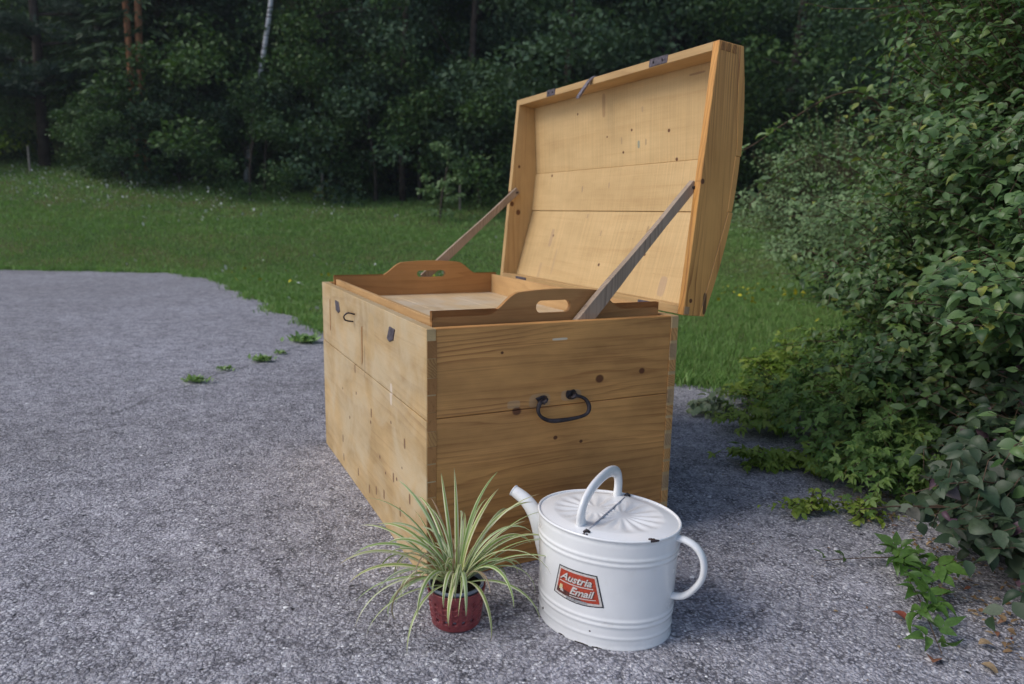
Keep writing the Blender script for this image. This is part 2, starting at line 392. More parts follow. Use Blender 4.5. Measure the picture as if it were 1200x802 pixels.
# ------------------------------------------------------------------ lawn
GR = leafmat('grass', (.130, .255, .062), (.245, .385, .120), .5, .3, .3, (.26, .26, .11))
def lawn():
    Vs = []; Fs = []; Rn = []; off = 0
    def blades(x, y, hgt, wid, clump=None):
        nonlocal off
        n = len(x); z = hfun(x, y) - .012
        a = rng.random(n) * 2 * PI; lean = rng.normal(0, .38, (n, 2)) * hgt[:, None]
        dx, dy = np.cos(a) * wid / 2, np.sin(a) * wid / 2
        b = np.stack([x, y, z], -1)
        wv = np.stack([dx, dy, 0 * dx], -1)
        mid = b + np.stack([lean[:, 0] * .35, lean[:, 1] * .35, hgt * .62], -1)
        top = b + np.stack([lean[:, 0], lean[:, 1], hgt], -1)
        V = np.stack([b - wv, b + wv, mid + wv * .8, mid - wv * .8, top], 1)
        i = off + 5 * np.arange(n)
        Vs.append(V.reshape(-1, 3)); Fs.append(np.stack([np.stack([i, i + 1, i + 2], -1), np.stack([i, i + 2, i + 3], -1), np.stack([i + 3, i + 2, i + 4], -1)], 1).reshape(-1, 3))
        pn = .5 + .5 * np.sin(x * 1.7 + 2 * np.sin(y * 1.1)) * np.sin(y * 1.3 + x * .4)
        Rn.append(np.repeat(np.clip(.55 * rng.random(n) + .4 * pn + (rng.random(n) > .93) * .3, 0, .999), 5)); off += 5 * n
    def region(N, y0, y1, p, hlo, hhi, w0):
        y = y0 + (y1 - y0) * rng.random(N) ** p; x = (rng.random(N) * 2 - 1) * (.80 * y + .4)
        k = ~inside(x, y)
        k &= ~((x > .55 * y + 1.2) & (y < 7)); x, y = x[k], y[k]
        tuf = .5 + .5 * np.sin(x * 5.1 + np.sin(y * 4.3)) * np.cos(y * 6.7 + np.sin(x * 3.1))
        h = (hlo + (hhi - hlo) * rng.random(len(x))) * (.65 + .6 * tuf)
        blades(x, y, h, w0 * (.7 + .6 * rng.random(len(x))) * (1 + .12 * np.maximum(0, y - 5)))
    region(190000, 3.6, 8.0, 1.25, .022, .062, .0036)
    region(230000, 7.5, 14.5, 1.1, .022, .060, .0042)
    region(150000, 13, 23, 1.0, .025, .075, .0055)
    # ragged tufts leaning over the asphalt edge
    e = EP[(EP[:, 1] > 3.4) & (EP[:, 0] > -11)]
    wgt = np.array([max(.05, .5 + 1.2 * mnoise.noise((q[0] * 3.1, q[1] * 3.1, 3))) for q in e]); idx = rng.choice(len(e), 19000, p=wgt / wgt.sum())
    p = e[idx] + rng.normal(0, .055, (len(idx), 2)) * (.5 + wgt[idx])[:, None] + np.array([.0, .03])
    blades(p[:, 0], p[:, 1], .03 + .06 * rng.random(len(p)), .004 + .0006 * p[:, 1])
    me = npmesh('grass', np.concatenate(Vs), np.concatenate(Fs), GR, False, np.concatenate(Rn))
    prop(link('grass', me), 'green meadow grass sloping up from the asphalt to the trees', 'grass', kind='stuff')
lawn()

def flowers(name, label, pts, size, colr, stem=.10):
    n = len(pts); x, y = pts[:, 0], pts[:, 1]; z = hfun(x, y) + stem * (.6 + .6 * rng.random(n))
    k = 6; an = np.arange(k) * 2 * PI / k
    s = size * (.6 + .8 * rng.random(n)); tl = rng.normal(0, .5, (n, 2))
    cx = np.cos(an)[None] * s[:, None]; cy = np.sin(an)[None] * s[:, None]
    V = np.stack([x[:, None] + cx, y[:, None] + cy, z[:, None] + cx * tl[:, :1] + cy * (tl[:, 1:] - .5)], -1)
    ctr = np.stack([x, y, z + size * .3], -1)[:, None]
    Va = np.concatenate([V, ctr], 1).reshape(-1, 3)
    tri = np.array([(i, (i + 1) % k, k) for i in range(k)])
    Fc = (tri[None] + 7 * np.arange(n)[:, None, None]).reshape(-1, 3)
    prop(link(name, npmesh(name, Va, Fc, plain(name + ' petals', colr, .7, .2, 0, .1), False)), label, 'flowers', kind='stuff')
def fpts(n, cx, cy, sx, sy): return np.stack([rng.normal(cx, sx, n), rng.normal(cy, sy, n)], -1)
wf = np.concatenate([fpts(620, -9.8, 16.2, 2.6, 1.0), fpts(120, -7, 14.5, 2.5, 1), fpts(60, -2.6, 9.5, 1.5, 1.4), fpts(25, .5, 11, 1.5, 2), fpts(5, 1.25, 4.6, .3, .5), fpts(16, -1.6, 6.3, .5, .6)])
wf = wf[~inside(wf[:, 0], wf[:, 1])]
flowers('white_wildflowers', 'small white wildflowers scattered over the far left of the meadow', wf, .017, (.72, .73, .68))
yf = np.concatenate([fpts(26, 2.75, 8.2, .35, .35), fpts(18, 3.6, 8.3, .5, .5), fpts(14, 2.9, 7.2, .4, .5), fpts(34, -2.6, 8.9, 1.2, .8)])
yf = yf[~inside(yf[:, 0], yf[:, 1])]
flowers('yellow_wildflowers', 'small yellow wildflowers in the grass right of the open lid', yf, .017, (.62, .55, .04), .12)

# ------------------------------------------------------------------ woods of the chest
HON = (.40, .225, .088); HOND = (.20, .085, .028)
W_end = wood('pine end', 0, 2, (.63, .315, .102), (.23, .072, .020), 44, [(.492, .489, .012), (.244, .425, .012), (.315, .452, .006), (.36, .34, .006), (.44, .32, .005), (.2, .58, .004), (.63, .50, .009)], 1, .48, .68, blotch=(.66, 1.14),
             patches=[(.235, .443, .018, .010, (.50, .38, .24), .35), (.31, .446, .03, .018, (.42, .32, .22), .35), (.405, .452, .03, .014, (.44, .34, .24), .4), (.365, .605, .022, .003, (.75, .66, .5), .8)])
W_front = wood('pine front', 1, 2, (.56, .39, .19), (.34, .19, .08), 26, [(.70, .33, .006), (.52, .28, .006), (.30, .34, .005), (.42, .2, .006), (.36, .17, .005), (.25, .19, .006), (.2, .24, .004), (.8, .22, .006), (.9, .30, .005)], 2, .5, .55, wear=(.58, .48, .32), blotch=(.66, 1.1),  # worn pine, base also paler than the ends: skylight sheen put into the colour
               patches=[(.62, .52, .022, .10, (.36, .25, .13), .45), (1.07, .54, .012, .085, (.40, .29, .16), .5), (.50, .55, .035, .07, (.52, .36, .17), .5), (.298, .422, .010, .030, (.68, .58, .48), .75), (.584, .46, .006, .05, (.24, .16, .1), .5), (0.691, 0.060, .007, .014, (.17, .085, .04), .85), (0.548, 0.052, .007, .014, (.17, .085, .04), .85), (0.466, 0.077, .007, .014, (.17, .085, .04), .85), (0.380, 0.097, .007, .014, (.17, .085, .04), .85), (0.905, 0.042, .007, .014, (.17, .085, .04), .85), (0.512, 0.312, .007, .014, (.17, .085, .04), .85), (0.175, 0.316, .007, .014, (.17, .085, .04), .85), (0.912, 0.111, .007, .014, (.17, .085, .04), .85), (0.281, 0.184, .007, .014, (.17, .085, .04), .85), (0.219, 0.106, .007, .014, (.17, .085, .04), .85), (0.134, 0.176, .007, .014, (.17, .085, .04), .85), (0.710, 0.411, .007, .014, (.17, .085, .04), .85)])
W_lidin = wood('pine lid planks', 1, 2, (.66, .47, .24), (.50, .31, .13), 16, [(.36, .70, .0), ], 3, .6, .45, blotch=(.86, 1.07), saw=.12, spots=.9) if False else \
          wood('pine lid planks', 1, 2, (.60, .42, .205), (.46, .28, .115), 15, [(.30, 1.19, .006), (.50, 1.21, .005), (.26, .93, .006), (.58, .75, .006), (1.05, 1.08, .006), (.65, 1.20, .004), (.55, 1.14, .005), (.26, 1.10, .006), (.33, .80, .005), (.96, .84, .006), (.85, 1.30, .005)], 3, .62, .4, blotch=(.86, 1.07), saw=.10, spots=.55,
               patches=[(.67, 1.31, .010, .040, (.30, .17, .08), .6), (.97, .83, .012, .035, (.36, .24, .16), .5), (.20, .71, .018, .03, (.40, .28, .2), .55), (1.0, .70, .01, .03, (.4, .27, .16), .45), (.46, 1.16, .006, .012, (.10, .22, .22), .6), (.42, 1.165, .004, .010, (.3, .2, .12), .6), (.56, 1.18, .004, .012, (.3, .2, .12), .5), (.80, 1.02, .004, .011, (.25, .18, .13), .6), (.62, 1.03, .003, .010, (.3, .2, .14), .6), (.44, 1.27, .005, .009, (.35, .24, .14), .5), (.9, .74, .006, .05, (.40, .28, .18), .4), (.35, .88, .005, .012, (.28, .18, .1), .6), (.62, .86, .004, .01, (.3, .2, .12), .6), (.74, .92, .005, .008, (.3, .2, .12), .5), (.16, 1.0, .012, .02, (.42, .30, .2), .4), (.17, 1.34, .035, .003, (.25, .14, .07), .7)])
W_lidend = wood('pine lid end', 2, 0, (.48, .29, .115), (.24, .11, .038), 62, [(.80, 1.26, .0)], 4, .45, .8, blotch=(.85, 1.1)) if False else \
           wood('pine lid end', 2, 0, (.66, .335, .098), (.25, .088, .022), 66, [(1.30, .805, .006), (1.02, .80, .007), (.69, .785, .006)], 4, .45, 1.0, blotch=(.85, 1.1),
                patches=[(.68, .835, .03, .006, (.05, .025, .015), .85)])
W_lidend2 = wood('pine lid far end', 2, 0, (.54, .36, .165), (.36, .19, .075), 34, [(1.01, .79, .008), (.965, .80, .010), (.93, .83, .011), (1.12, .83, .006)], 6, .5, .55)
W_lidside = wood('pine lid sides', 1, 0, (.50, .33, .15), (.30, .16, .062), 40, (), 5, .5, .6)
W_rim = wood('pine inner walls', 1, 2, (.52, .36, .18), (.34, .2, .09), 30, (), 8, .55, .5)
W_tray = wood('tray wood', 0, 2, (.46, .235, .085), (.26, .11, .036), 34, (), 9, .5, .5, blotch=(.8, 1.12))
W_trayl = wood('tray wood long', 1, 2, (.56, .35, .16), (.34, .17, .065), 34, (), 11, .5, .5)
W_trayf = wood('tray floor wood', 1, 0, (.62, .47, .28), (.44, .29, .14), 26, (), 12, .55, .5, wear=(.6, .53, .42))
W_grey = wood('weathered batten', 2, 0, (.38, .29, .215), (.15, .10, .07), 90, (), 13, .7, .8, blotch=(.7, 1.2))
M_dove = wood('end grain', 1, 0, (.42, .20, .068), (.19, .075, .024), 120, (), 14, .7, .8, blotch=(.5, 1.25))
M_dove2 = wood('brown end grain', 1, 0, (.52, .28, .10), (.26, .11, .035), 120, (), 16, .7, .8, blotch=(.5, 1.3))
M_doveL = wood('pale end grain', 1, 0, (.42, .28, .15), (.24, .13, .06), 120, (), 15, .7, .7, blotch=(.6, 1.2))
M_iron = plain('old iron', (.055, .045, .048), .55, .5, .6, .5, 60, .5)
M_iron2 = plain('rusty iron plate', (.10, .085, .10), .6, .5, .35, .5, 90, .5)

# ------------------------------------------------------------------ the chest
YAW = 0.4561; CX, CY = -.2027, 1.654
D, L, H, T = .747, 1.2208, .65, .025
chest = thing('wooden_chest', 'old pine blanket chest standing open on the asphalt with iron ring handle', 'chest', (CX, CY, 0), YAW)
ZS = .425
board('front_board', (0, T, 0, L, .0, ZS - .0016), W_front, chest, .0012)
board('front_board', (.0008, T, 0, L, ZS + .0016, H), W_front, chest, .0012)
board('back_board', (D - T, D, 0, L, 0, .43), W_rim, chest)
board('back_board', (D - T, D, 0, L, .4315, H), W_rim, chest)
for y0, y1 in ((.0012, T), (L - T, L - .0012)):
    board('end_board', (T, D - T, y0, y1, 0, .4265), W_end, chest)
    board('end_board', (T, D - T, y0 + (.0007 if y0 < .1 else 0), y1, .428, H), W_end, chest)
board('bottom_board', (T, D - T, T, L - T, .012, .03), W_rim, chest)
# dovetails on the two corners of the near end
def dovetail(x0, x1, z0, z1, mat, taper, proud=.0014):
    y0, y1 = -proud, .003
    tp = .0035 * taper
    poly = [(x0, z0 - (tp if taper > 0 else 0)), (x1, z0), (x1, z1), (x0, z1 + (tp if taper > 0 else 0))]
    V, Fc = prism(poly, lambda p, a: (p[0], a, p[1]), y0, y1)
    return solid('dovetail', V, Fc, mat, chest, .0006)
zz = .012; k = 0
while zz < H - .03:
    hgt = random.uniform(.036, .047)
    z1 = min(zz + hgt, H - .006)
    g = random.choice((.0008, .0012, .0035))
    dovetail(.0028, T + random.uniform(.0, .0022), zz, z1, M_dove if k % 4 else M_dove2, .0, random.uniform(.0006, .0016))
    dovetail(D - T - random.uniform(0, .002), D - .0028, zz + .001, z1 - .006, M_dove2 if k % 3 else M_doveL, .0, random.uniform(.0006, .0016))
    zz = z1 + g; k += 1
# iron bail handle on the near end
hp = smooth_path([(.322, -.004, .449), (.304, -.012, .443), (.296, -.017, .426), (.304, -.020, .409), (.330, -.021, .396), (.37, -.021, .3935), (.42, -.021, .3965), (.443, -.020, .404), (.450, -.017, .420), (.443, -.012, .438), (.425, -.009, .449), (.405, -.004, .452)], 5)
V, Fc = tube(hp, [.0052 + .0008 * math.sin(i * .35) for i in range(len(hp))], 10)
hd = solid('ring_handle', V, Fc, M_iron, chest, smooth=True)
for (mx, mz, s) in ((.316, .449, .020), (.403, .454, .019)):
    P = []
    for i in range(11):
        a = 2 * PI * i / 11; r = s * random.uniform(.6, 1.05)
        P.append((mx + r * math.cos(a) * 1.05, mz + r * math.sin(a) * .8))
    V, Fc = prism(P, lambda p, a: (p[0], a, p[1]), -.0035, .002)
    mt = solid('handle_mount', V, Fc, M_iron, chest, .001, wob=.0005)
    V, Fc = tube([(mx - .006, .0, mz - .008), (mx - .004, -.016, mz - .004), (mx, -.021, mz), (mx + .005, -.016, mz + .003), (mx + .007, 0, mz + .006)], .0048, 8)
    solid('staple', V, Fc, M_iron, mt, smooth=True)
# hardware left on the front
def plate(y, z, hy, hz, slant, name='strike_plate'):
    P = [(y - hy + slant, z + hz), (y + hy * .6 + slant, z + hz * 1.05), (y + hy - slant * .5, z - hz * .7), (y + hy * .2 - slant, z - hz), (y - hy * .9 - slant * .5, z - hz * .5)]
    V, Fc = prism(P, lambda p, a: (a, p[0], p[1]), -.0022, .003)
    return solid(name, V, Fc, M_iron2, chest, .0008)
plate(.95, .585, .032, .020, .015); plate(.292, .590, .030, .021, -.008)
rp = smooth_path([(.0, .70, .592), (-.020, .705, .597), (-.032, .712, .586), (-.026, .715, .572), (-.002, .712, .567)], 5)
V, Fc = tube(rp, .0026, 8); solid('hasp_ring', V, Fc, M_iron, chest, smooth=True)
# keyhole mark and mended slits, let in flush
for (y, z, hy, hz, mt) in ((.612, .505, .0042, .062, M_dove), (1.082, .540, .003, .060, M_dove)):
    V, Fc = prism([(y - hy, z + hz), (y + hy * .4, z + hz * .9), (y + hy, z - hz), (y - hy * .3, z - hz * .8)], lambda p, a: (a, p[0], p[1]), -.0008, .003)
    solid('mended_slit', V, Fc, mt, chest)

# lid -------------------------------------------------------------
TH = math.radians(95.107); hx = D + .0129; DL = .7445
def LF(s, d, y): return (hx - math.cos(TH) * s + math.sin(TH) * d, y, H + math.sin(TH) * s + math.cos(TH) * d)
PB = .018
_cp = [Vector((0, .077, 0)), Vector((.14, .109, 0)), Vector((.30, .130, 0)), Vector((.455, .132, 0)), Vector((.61, .115, 0)), Vector((DL, .087, 0))]
_cv = smooth_path(_cp, 4); CURVE = [(p.x, p.y) for p in _cv]
def curve(s0, s1, off):
    P = [(s0, float(np.interp(s0, [c[0] for c in CURVE], [c[1] for c in CURVE])) - off)]
    P += [(c[0], c[1] - off) for c in CURVE if s0 + .004 < c[0] < s1 - .004]
    return P + [(s1, float(np.interp(s1, [c[0] for c in CURVE], [c[1] for c in CURVE])) - off)]
prof_in = [(0, .060), (.30, .1125), (.455, .1135), (DL, .070)]
def inner(s_): return float(np.interp(s_, [p[0] for p in prof_in], [p[1] for p in prof_in]))
def lidbox(s0, s1, d0, d1, y0, y1):
    return prism([(s0, d0), (s1, d0), (s1, d1), (s0, d1)], lambda p, a: LF(p[0], p[1], a), y0, y1)
# side boards (hinge side + lock side) make the lid frame
a_ = prism([(0, 0), (T, 0), (T, .064), (0, .060)], lambda p, a: LF(p[0], p[1], a), T, L - T)
b_ = prism([(DL - .024, 0), (DL, 0), (DL, .068), (DL - .024, .072)], lambda p, a: LF(p[0], p[1], a), T, L - T)
lid = solid('lid', *b_, W_lidside, chest, .0015); solid('side_board', *a_, W_lidside, lid, .0015); lid['label'] = 'open domed lid propped up behind the chest'
endp = [(0, 0), (DL, 0)] + [(s, d) for s, d in prof_in[::-1]]
for y0, y1, mt in ((0, T, W_lidend), (L - T, L, W_lidend2)):
    V, Fc = prism(endp, lambda p, a: LF(p[0], p[1], a), y0, y1); solid('end_board', V, Fc, mt, lid, .0016)
for i, (s0, s1) in enumerate(((-.004, .2994), (.3004, .4544), (.4554, DL + .004))):
    dz = .0035 if i == 1 else 0
    a0, a1 = max(s0, 0), min(s1, DL)
    poly = [(a0, inner(a0) + .0006 - dz), (a1, inner(a1) + .0006 - dz)] + curve(a0, a1, dz)[::-1]
    V, Fc = prism(poly, lambda p, a: LF(p[0], p[1], a), -.0012, L + .0012)
    o_ = solid('plank', V, Fc, W_lidin, lid, .0014); o_.data.materials.append(W_lidend)
    nrm = Vector(LF(0, 1, 0)) - Vector(LF(0, 0, 0))
    for p in o_.data.polygons:
        if abs(p.normal.y) > .5 or p.normal.dot(nrm) > .5: p.material_index = 1
# dovetails at the top corner of the lid end
for i in range(3):
    V, Fc = prism([(DL - .024, .006 + i * .021), (DL - .002, .008 + i * .021), (DL - .002, .020 + i * .021), (DL - .024, .022 + i * .021)], lambda p, a: LF(p[0], p[1], a), -.0014, .003)
    solid('dovetail', V, Fc, M_dove, lid, .0005)
V, Fc = lidbox(.003, .025, .003, .020, -.0014, .003); solid('dovetail', V, Fc, M_doveL, lid, .0005)
def lidplate(s0, s1, d0, d1, y0, y1, name, mat=M_iron2, hole=False, **k):
    V, Fc = lidbox(s0, s1, d0, d1, y0, y1); return solid(name, V, Fc, mat, lid, .0008, wob=.0005)
for yy, hw in ((.925, .032), (.262, .044)):
    pl = lidplate(DL - .021, DL + .0022, -.0022, .020, yy - hw, yy + hw, 'strike_plate')
    for q in (-.5, .5):
        V, Fc = tube([LF(DL - .010, -.001, yy + q * hw), LF(DL - .010, -.0042, yy + q * hw)], .0036, 7)
        o = solid('rivet', V, Fc, M_iron, lid)
# long hasp strap over the lock edge
M_strap = plain('galvanised strap', (.22, .20, .23), .45, .5, .6, .4, 120, .4)
hy = .635
P = [(DL + .004, .052), (DL + .008, .045), (DL + .006, .004), (DL - .010, -.012), (DL - .066, -.040), (DL - .074, -.038), (DL - .070, -.033), (DL - .014, -.007), (DL + .001, .004), (DL + .002, .050)]
V, Fc = prism(P, lambda p, a: LF(p[0], p[1], a + (DL - p[0]) * .25), hy - .0095, hy + .0095); solid('hasp', V, Fc, M_strap, lid, .0006)
for yy in (.17, 1.02):
    hg = lidplate(-.003, .021, -.0026, .003, yy - .045, yy + .045, 'hinge', M_iron2)
# split splinter under the hasp
V, Fc = prism([(.60, .0), (.632, .0), (.655, .0), (.63, .004)], lambda p, a: LF(p[0] + .06, .1128 - a, .58 + (p[0] - .6) * .5 + p[1]), -.002, .0015)
solid('splinter', V, Fc, M_dove, lid)

# lid props: weathered battens tapering to the top
def prop_stick(p0, p1, w0, w1, th, yoff, name='lid_prop'):
    p0 = Vector(p0); p1 = Vector(p1); ax = (p1 - p0).normalized()
    yv = Vector((0, 1, 0)); wv = ax.cross(yv).normalized(); yv = wv.cross(ax)
    V = []; n = 9; cross = []
    for i in range(n):
        t = i / (n - 1); c = p0.lerp(p1, t); bulge = 1 + .10 * math.sin(t * 7) + random.uniform(-.03, .03)
        wd = (w0 + (w1 - w0) * t) * bulge / 2; h_ = th * (1 - .25 * t) / 2
        for a, b in ((-1, -1), (1, -1), (1, 1), (-1, 1)):
            V.append(c + wv * wd * a + yv * h_ * b)
    m_ = 4; Fc = [tuple(range(m_))[::-1], tuple((n - 1) * m_ + k for k in range(m_))]
    for i in range(n - 1):
        for k in range(m_): Fc.append((i * m_ + k, i * m_ + (k + 1) % m_, (i + 1) * m_ + (k + 1) % m_, (i + 1) * m_ + k))
    return solid(name, V, Fc, W_grey, chest, .0008)
prop_stick((.395, .033, .585), (.800, .035, 1.015), .040, .024, .024, 0)
prop_stick((.40, L - .034, .66), (.820, L - .036, 1.022), .034, .026, .018, 0)
V, Fc = tube([(.812, L - .050, 1.012), (.812, L - .020, 1.012)], .004, 8); solid('pivot_nail', V, Fc, M_iron, chest)
V, Fc = tube([(.790, .02, 1.004), (.790, .05, 1.004)], .004, 8); solid('pivot_nail', V, Fc, M_iron, chest)

# tray ------------------------------------------------------------
tray = thing('wooden_tray', 'brown wooden tray with cut-out handles resting in the open chest', 'tray', (CX, CY, 0), YAW)
def handle_board(y0, y1, x0, x1, zb, zl, zh, c0, hw, flatw, mat, hole):
    def top(x):
        q = abs(x - c0); t = (hw - q) / (hw - flatw); t = max(0, min(1, t)); s = t * t * (3 - 2 * t)
        z = zl + (zh - zl) * s - (.006 * (q / flatw) ** 2 * (1 if q < flatw else 0) * 1.0) - (.006 * s if q >= flatw else 0)
        e = min(x - x0, x1 - x); r = .012
        if e < r: z -= r - math.sqrt(max(0, r * r - (r - e) ** 2))
        return z
    hx0, hx1, hz0, hz1 = hole; hr = (hz1 - hz0) / 2; zc = (hz0 + hz1) / 2
    def hh(x):
        if x <= hx0 or x >= hx1: return 0
        e = min(x - hx0, hx1 - x)
        return hr if e >= hr else math.sqrt(max(0, hr * hr - (hr - e) ** 2))
    X = sorted(set([round(v, 5) for v in list(np.linspace(x0, x1, 70)) + [x0 + .012 * (1 - math.cos(a)) for a in np.linspace(0, PI / 2, 6)] + [x1 - .012 * (1 - math.cos(a)) for a in np.linspace(0, PI / 2, 6)]
               + [hx0 + hr * (1 - math.cos(a)) for a in np.linspace(0, PI / 2, 7)] + [hx1 - hr * (1 - math.cos(a)) for a in np.linspace(0, PI / 2, 7)]]))
    bm = bmesh.new(); cols = []
    for x in X:
        h_ = hh(x); zt = top(x)
        cols.append([[bm.verts.new((x, y, z)) for z in (zb, zc - h_, zc + h_, zt)] for y in (y0, y1)] + [h_])
    for a, b in zip(cols, cols[1:]):
        op = a[2] > 0 or b[2] > 0
        for s in (0, 1):
            for (i, j) in ((0, 1), (1, 2), (2, 3)):
                if i == 1 and (op or True):
                    if op: continue
                if i == 1: continue
                try: bm.faces.new((a[s][i], b[s][i], b[s][j], a[s][j]))
                except ValueError: pass
        bm.faces.new((a[0][3], b[0][3], b[1][3], a[1][3])); bm.faces.new((a[0][0], b[0][0], b[1][0], a[1][0]))
        if op:
            bm.faces.new((a[0][1], b[0][1], b[1][1], a[1][1])); bm.faces.new((a[0][2], b[0][2], b[1][2], a[1][2]))
    for c in (cols[0], cols[-1]):
        bm.faces.new((c[0][0], c[0][1], c[1][1], c[1][0])); bm.faces.new((c[0][2], c[0][3], c[1][3], c[1][2]))
    bmesh.ops.remove_doubles(bm, verts=bm.verts, dist=1e-6)
    bmesh.ops.recalc_face_normals(bm, faces=bm.faces)
    me = bpy.data.meshes.new('handle_panel'); bm.to_mesh(me); bm.free(); me.materials.append(mat)
    return link('handle_panel', me, tray)
handle_board(.050, .064, .032, .712, .55, .669, .730, .385, .205, .115, W_tray, (.318, .422, .6675, .7005))
handle_board(L - .066, L - .052, .034, .712, .55, .676, .732, .420, .205, .115, W_tray, (.363, .483, .6665, .6925))
board('front_panel', (.040, .053, .0645, L - .0665, .55, .664), W_trayl, tray, .001)
board('back_panel', (.690, .704, .0645, L - .0665, .55, .672), W_trayl, tray, .001)
for i in range(3):
    x0 = .0535 + i * (.636 / 3); board('floor_board', (x0, x0 + .636 / 3 - .0015, .0645, L - .0665, .585, .597), W_trayf, tray, .001)
# ledges carrying the tray
for x0, x1 in ((T + .0005, .062), (.688, D - T - .0005)):
    board('tray_ledge', (x0, x1, T + .001, L - T - .001, .520, .549), W_rim, chest)

# ------------------------------------------------------------------ watering can
t = NT('white enamel', .16, .5); o = t.obj(); c = t.xyz(o)
n = t.noise(o, 9, 5, .6); n2 = t.noise(o, 55, 3, .6)
base = t.ramp(n, [(.3, (.80, .80, .80)), (.7, (.87, .87, .87))])
grime = t.ramp(n2, [(.60, 0.), (.74, .30)]); base = t.mix(grime, base, (.55, .52, .47))
vr = t.vor(o, 16); vc = t.xyz(t.vor(o, 16, out='Color'))
ch = t.math('MULTIPLY', t.math('MULTIPLY', t.math('SUBTRACT', t.math('MULTIPLY', vc[0], .075), vr), 90, clamp=True), t.math('GREATER_THAN', vc[1], .82))
base = t.mix(ch, base, (.04, .035, .035))
def chipmask(x, y, z, r, sx=1, sy=1, sz=1):
    q = t.math('ADD', t.math('ADD', t.math('POWER', t.math('DIVIDE', t.math('SUBTRACT', c[0], x), r * sx), 2), t.math('POWER', t.math('DIVIDE', t.math('SUBTRACT', c[1], y), r * sy), 2)), t.math('POWER', t.math('DIVIDE', t.math('SUBTRACT', c[2], z), r * sz), 2))
    q = t.math('ADD', q, t.math('MULTIPLY', t.math('SUBTRACT', t.noise(o, 130, 3), .5), 2.4))
    return t.math('MULTIPLY', t.math('SUBTRACT', 1., q), 6, clamp=True)
A_, B_, HC, SB = .164, .133, .2535, .949
for (x, y, z, r, sx, sy, sz) in ((.135, -.075, .254, .0085, 1.5, 1.2, .45), (.0, -.126, .253, .006, 1, 1, 1), (.004, .122, .256, .006, 1.4, 1, 1), (-.115, -.09, .030, .0042, 1, 1, 1),
                                 (.0, -.126, .001, .007, 2.4, 1, .35), (.035, -.123, .001, .006, 2, 1, .35), (.02, -.128, .036, .0026, 1, 1, 1), (-.05, -.12, .001, .007, 2, 1, .4)):
    base = t.mix(chipmask(x, y, z, r, sx, sy, sz), base, (.045, .03, .028))
t.col(base); t.put(t.b.inputs['Roughness'], t.ramp(n2, [(.4, .14), (.7, .30)]))
t.put(t.b.inputs['Normal'], t.bump(t.noise(o, 28, 2), .10, .002)); t.b.inputs['Coat Weight'].default_value = .3
M_enam = t.m
can = thing('watering_can', 'white enamel watering can with arched carry handle and red maker label', 'watering can', (.2263, 1.526, 0), math.radians(-30))
def can_r(z):
    s = SB + (1 - SB) * z / HC; e = 0
    for zc, a, wd in ((.209, .0022, .0035), (.197, .0022, .0035), (.067, .0022, .0035), (.055, .0022, .0035), (.027, .0016, .003), (.245, -.0008, .004)):
        e += a * math.exp(-((z - zc) / wd) ** 2)
    if z < .008: e += .0015 * (1 - z / .008)
    return s, e
def canP(ang, z, off=0):
    s, e = can_r(z); x = A_ * s * math.cos(ang); y = B_ * s * math.sin(ang)
    nx, ny = math.cos(ang) / A_, math.sin(ang) / B_; k = math.hypot(nx, ny); return (x + nx / k * (e + off), y + ny / k * (e + off), z)
zs = sorted(set([0, .002, .005, .008] + list(np.arange(.012, HC, .0026)) + [HC])); n = 128; V = []; Fc = []
for z in zs:
    for k in range(n): V.append(canP(2 * PI * k / n, z))
for i in range(len(zs) - 1):
    for k in range(n): Fc.append((i * n + k, i * n + (k + 1) % n, (i + 1) * n + (k + 1) % n, (i + 1) * n + k))
Fc.append(tuple(range(n))[::-1])
solid('body', V, Fc, M_enam, can, smooth=True)
# rolled rim
V, Fc = tube([canP(2 * PI * k / 96, HC, -.0005) for k in range(97)], .0032, 8, False); solid('rim', V, Fc, M_enam, can, smooth=True)
# top plate in two halves, with pressed fan flutes
def top_half(sign, name):
    V = []; Fc = []; nr, na = 44, 96
    x0 = .0008
    for i in range(nr + 1):
        for j in range(na + 1):
            f = i / nr; v = -1 + 2 * j / na
            yy = v * (B_ - .001); xe = (A_ - .001) * math.sqrt(max(0, 1 - v * v)); lim = max(xe, x0)
            xx = x0 + (lim - x0) * f
            X = sign * xx
            dx = xx - .032; r = math.hypot(dx, yy * 1.1); an = math.atan2(yy * 1.1, dx)
            edge = min(1, max(0, (1 - math.hypot(xx / A_, yy / B_)) / .22))
            win = math.exp(-((r - .055) / .034) ** 4) * min(1, edge * 1.3)
            z = HC - .002 + .007 * edge ** .7 + .0028 * win * (.5 + .5 * math.cos(an * 15)) - .0030 * win
            V.append((X, yy, z))
    for i in range(nr):
        for j in range(na):
            a = i * (na + 1) + j; Fc.append((a, a + 1, a + na + 2, a + na + 1))
    me = npmesh(name, V, np.array(Fc if sign < 0 else [q[::-1] for q in Fc]), M_enam, True)
    return link(name, me, can)
top_half(-1, 'fixed_top'); top_half(1, 'hinged_flap')
V, Fc = tube([(0.0, -.125, .2535), (0, -.10, .2580), (0, 0, .2590), (0, .10, .2580), (0, .125, .2535)], .0019, 8)
solid('hinge_rod', V, Fc, plain('dull steel', (.42, .42, .46), .45, .5, .0, .3, 80), can, smooth=True)
for yy in (-.120, .118):
    V, Fc = tube([(-.006, yy, .256), (.0, yy, .2615), (.007, yy + .003, .2575)], [.0028, .0036, .0026], 7); solid('hinge_knuckle', V, Fc, M_iron, can, smooth=True)
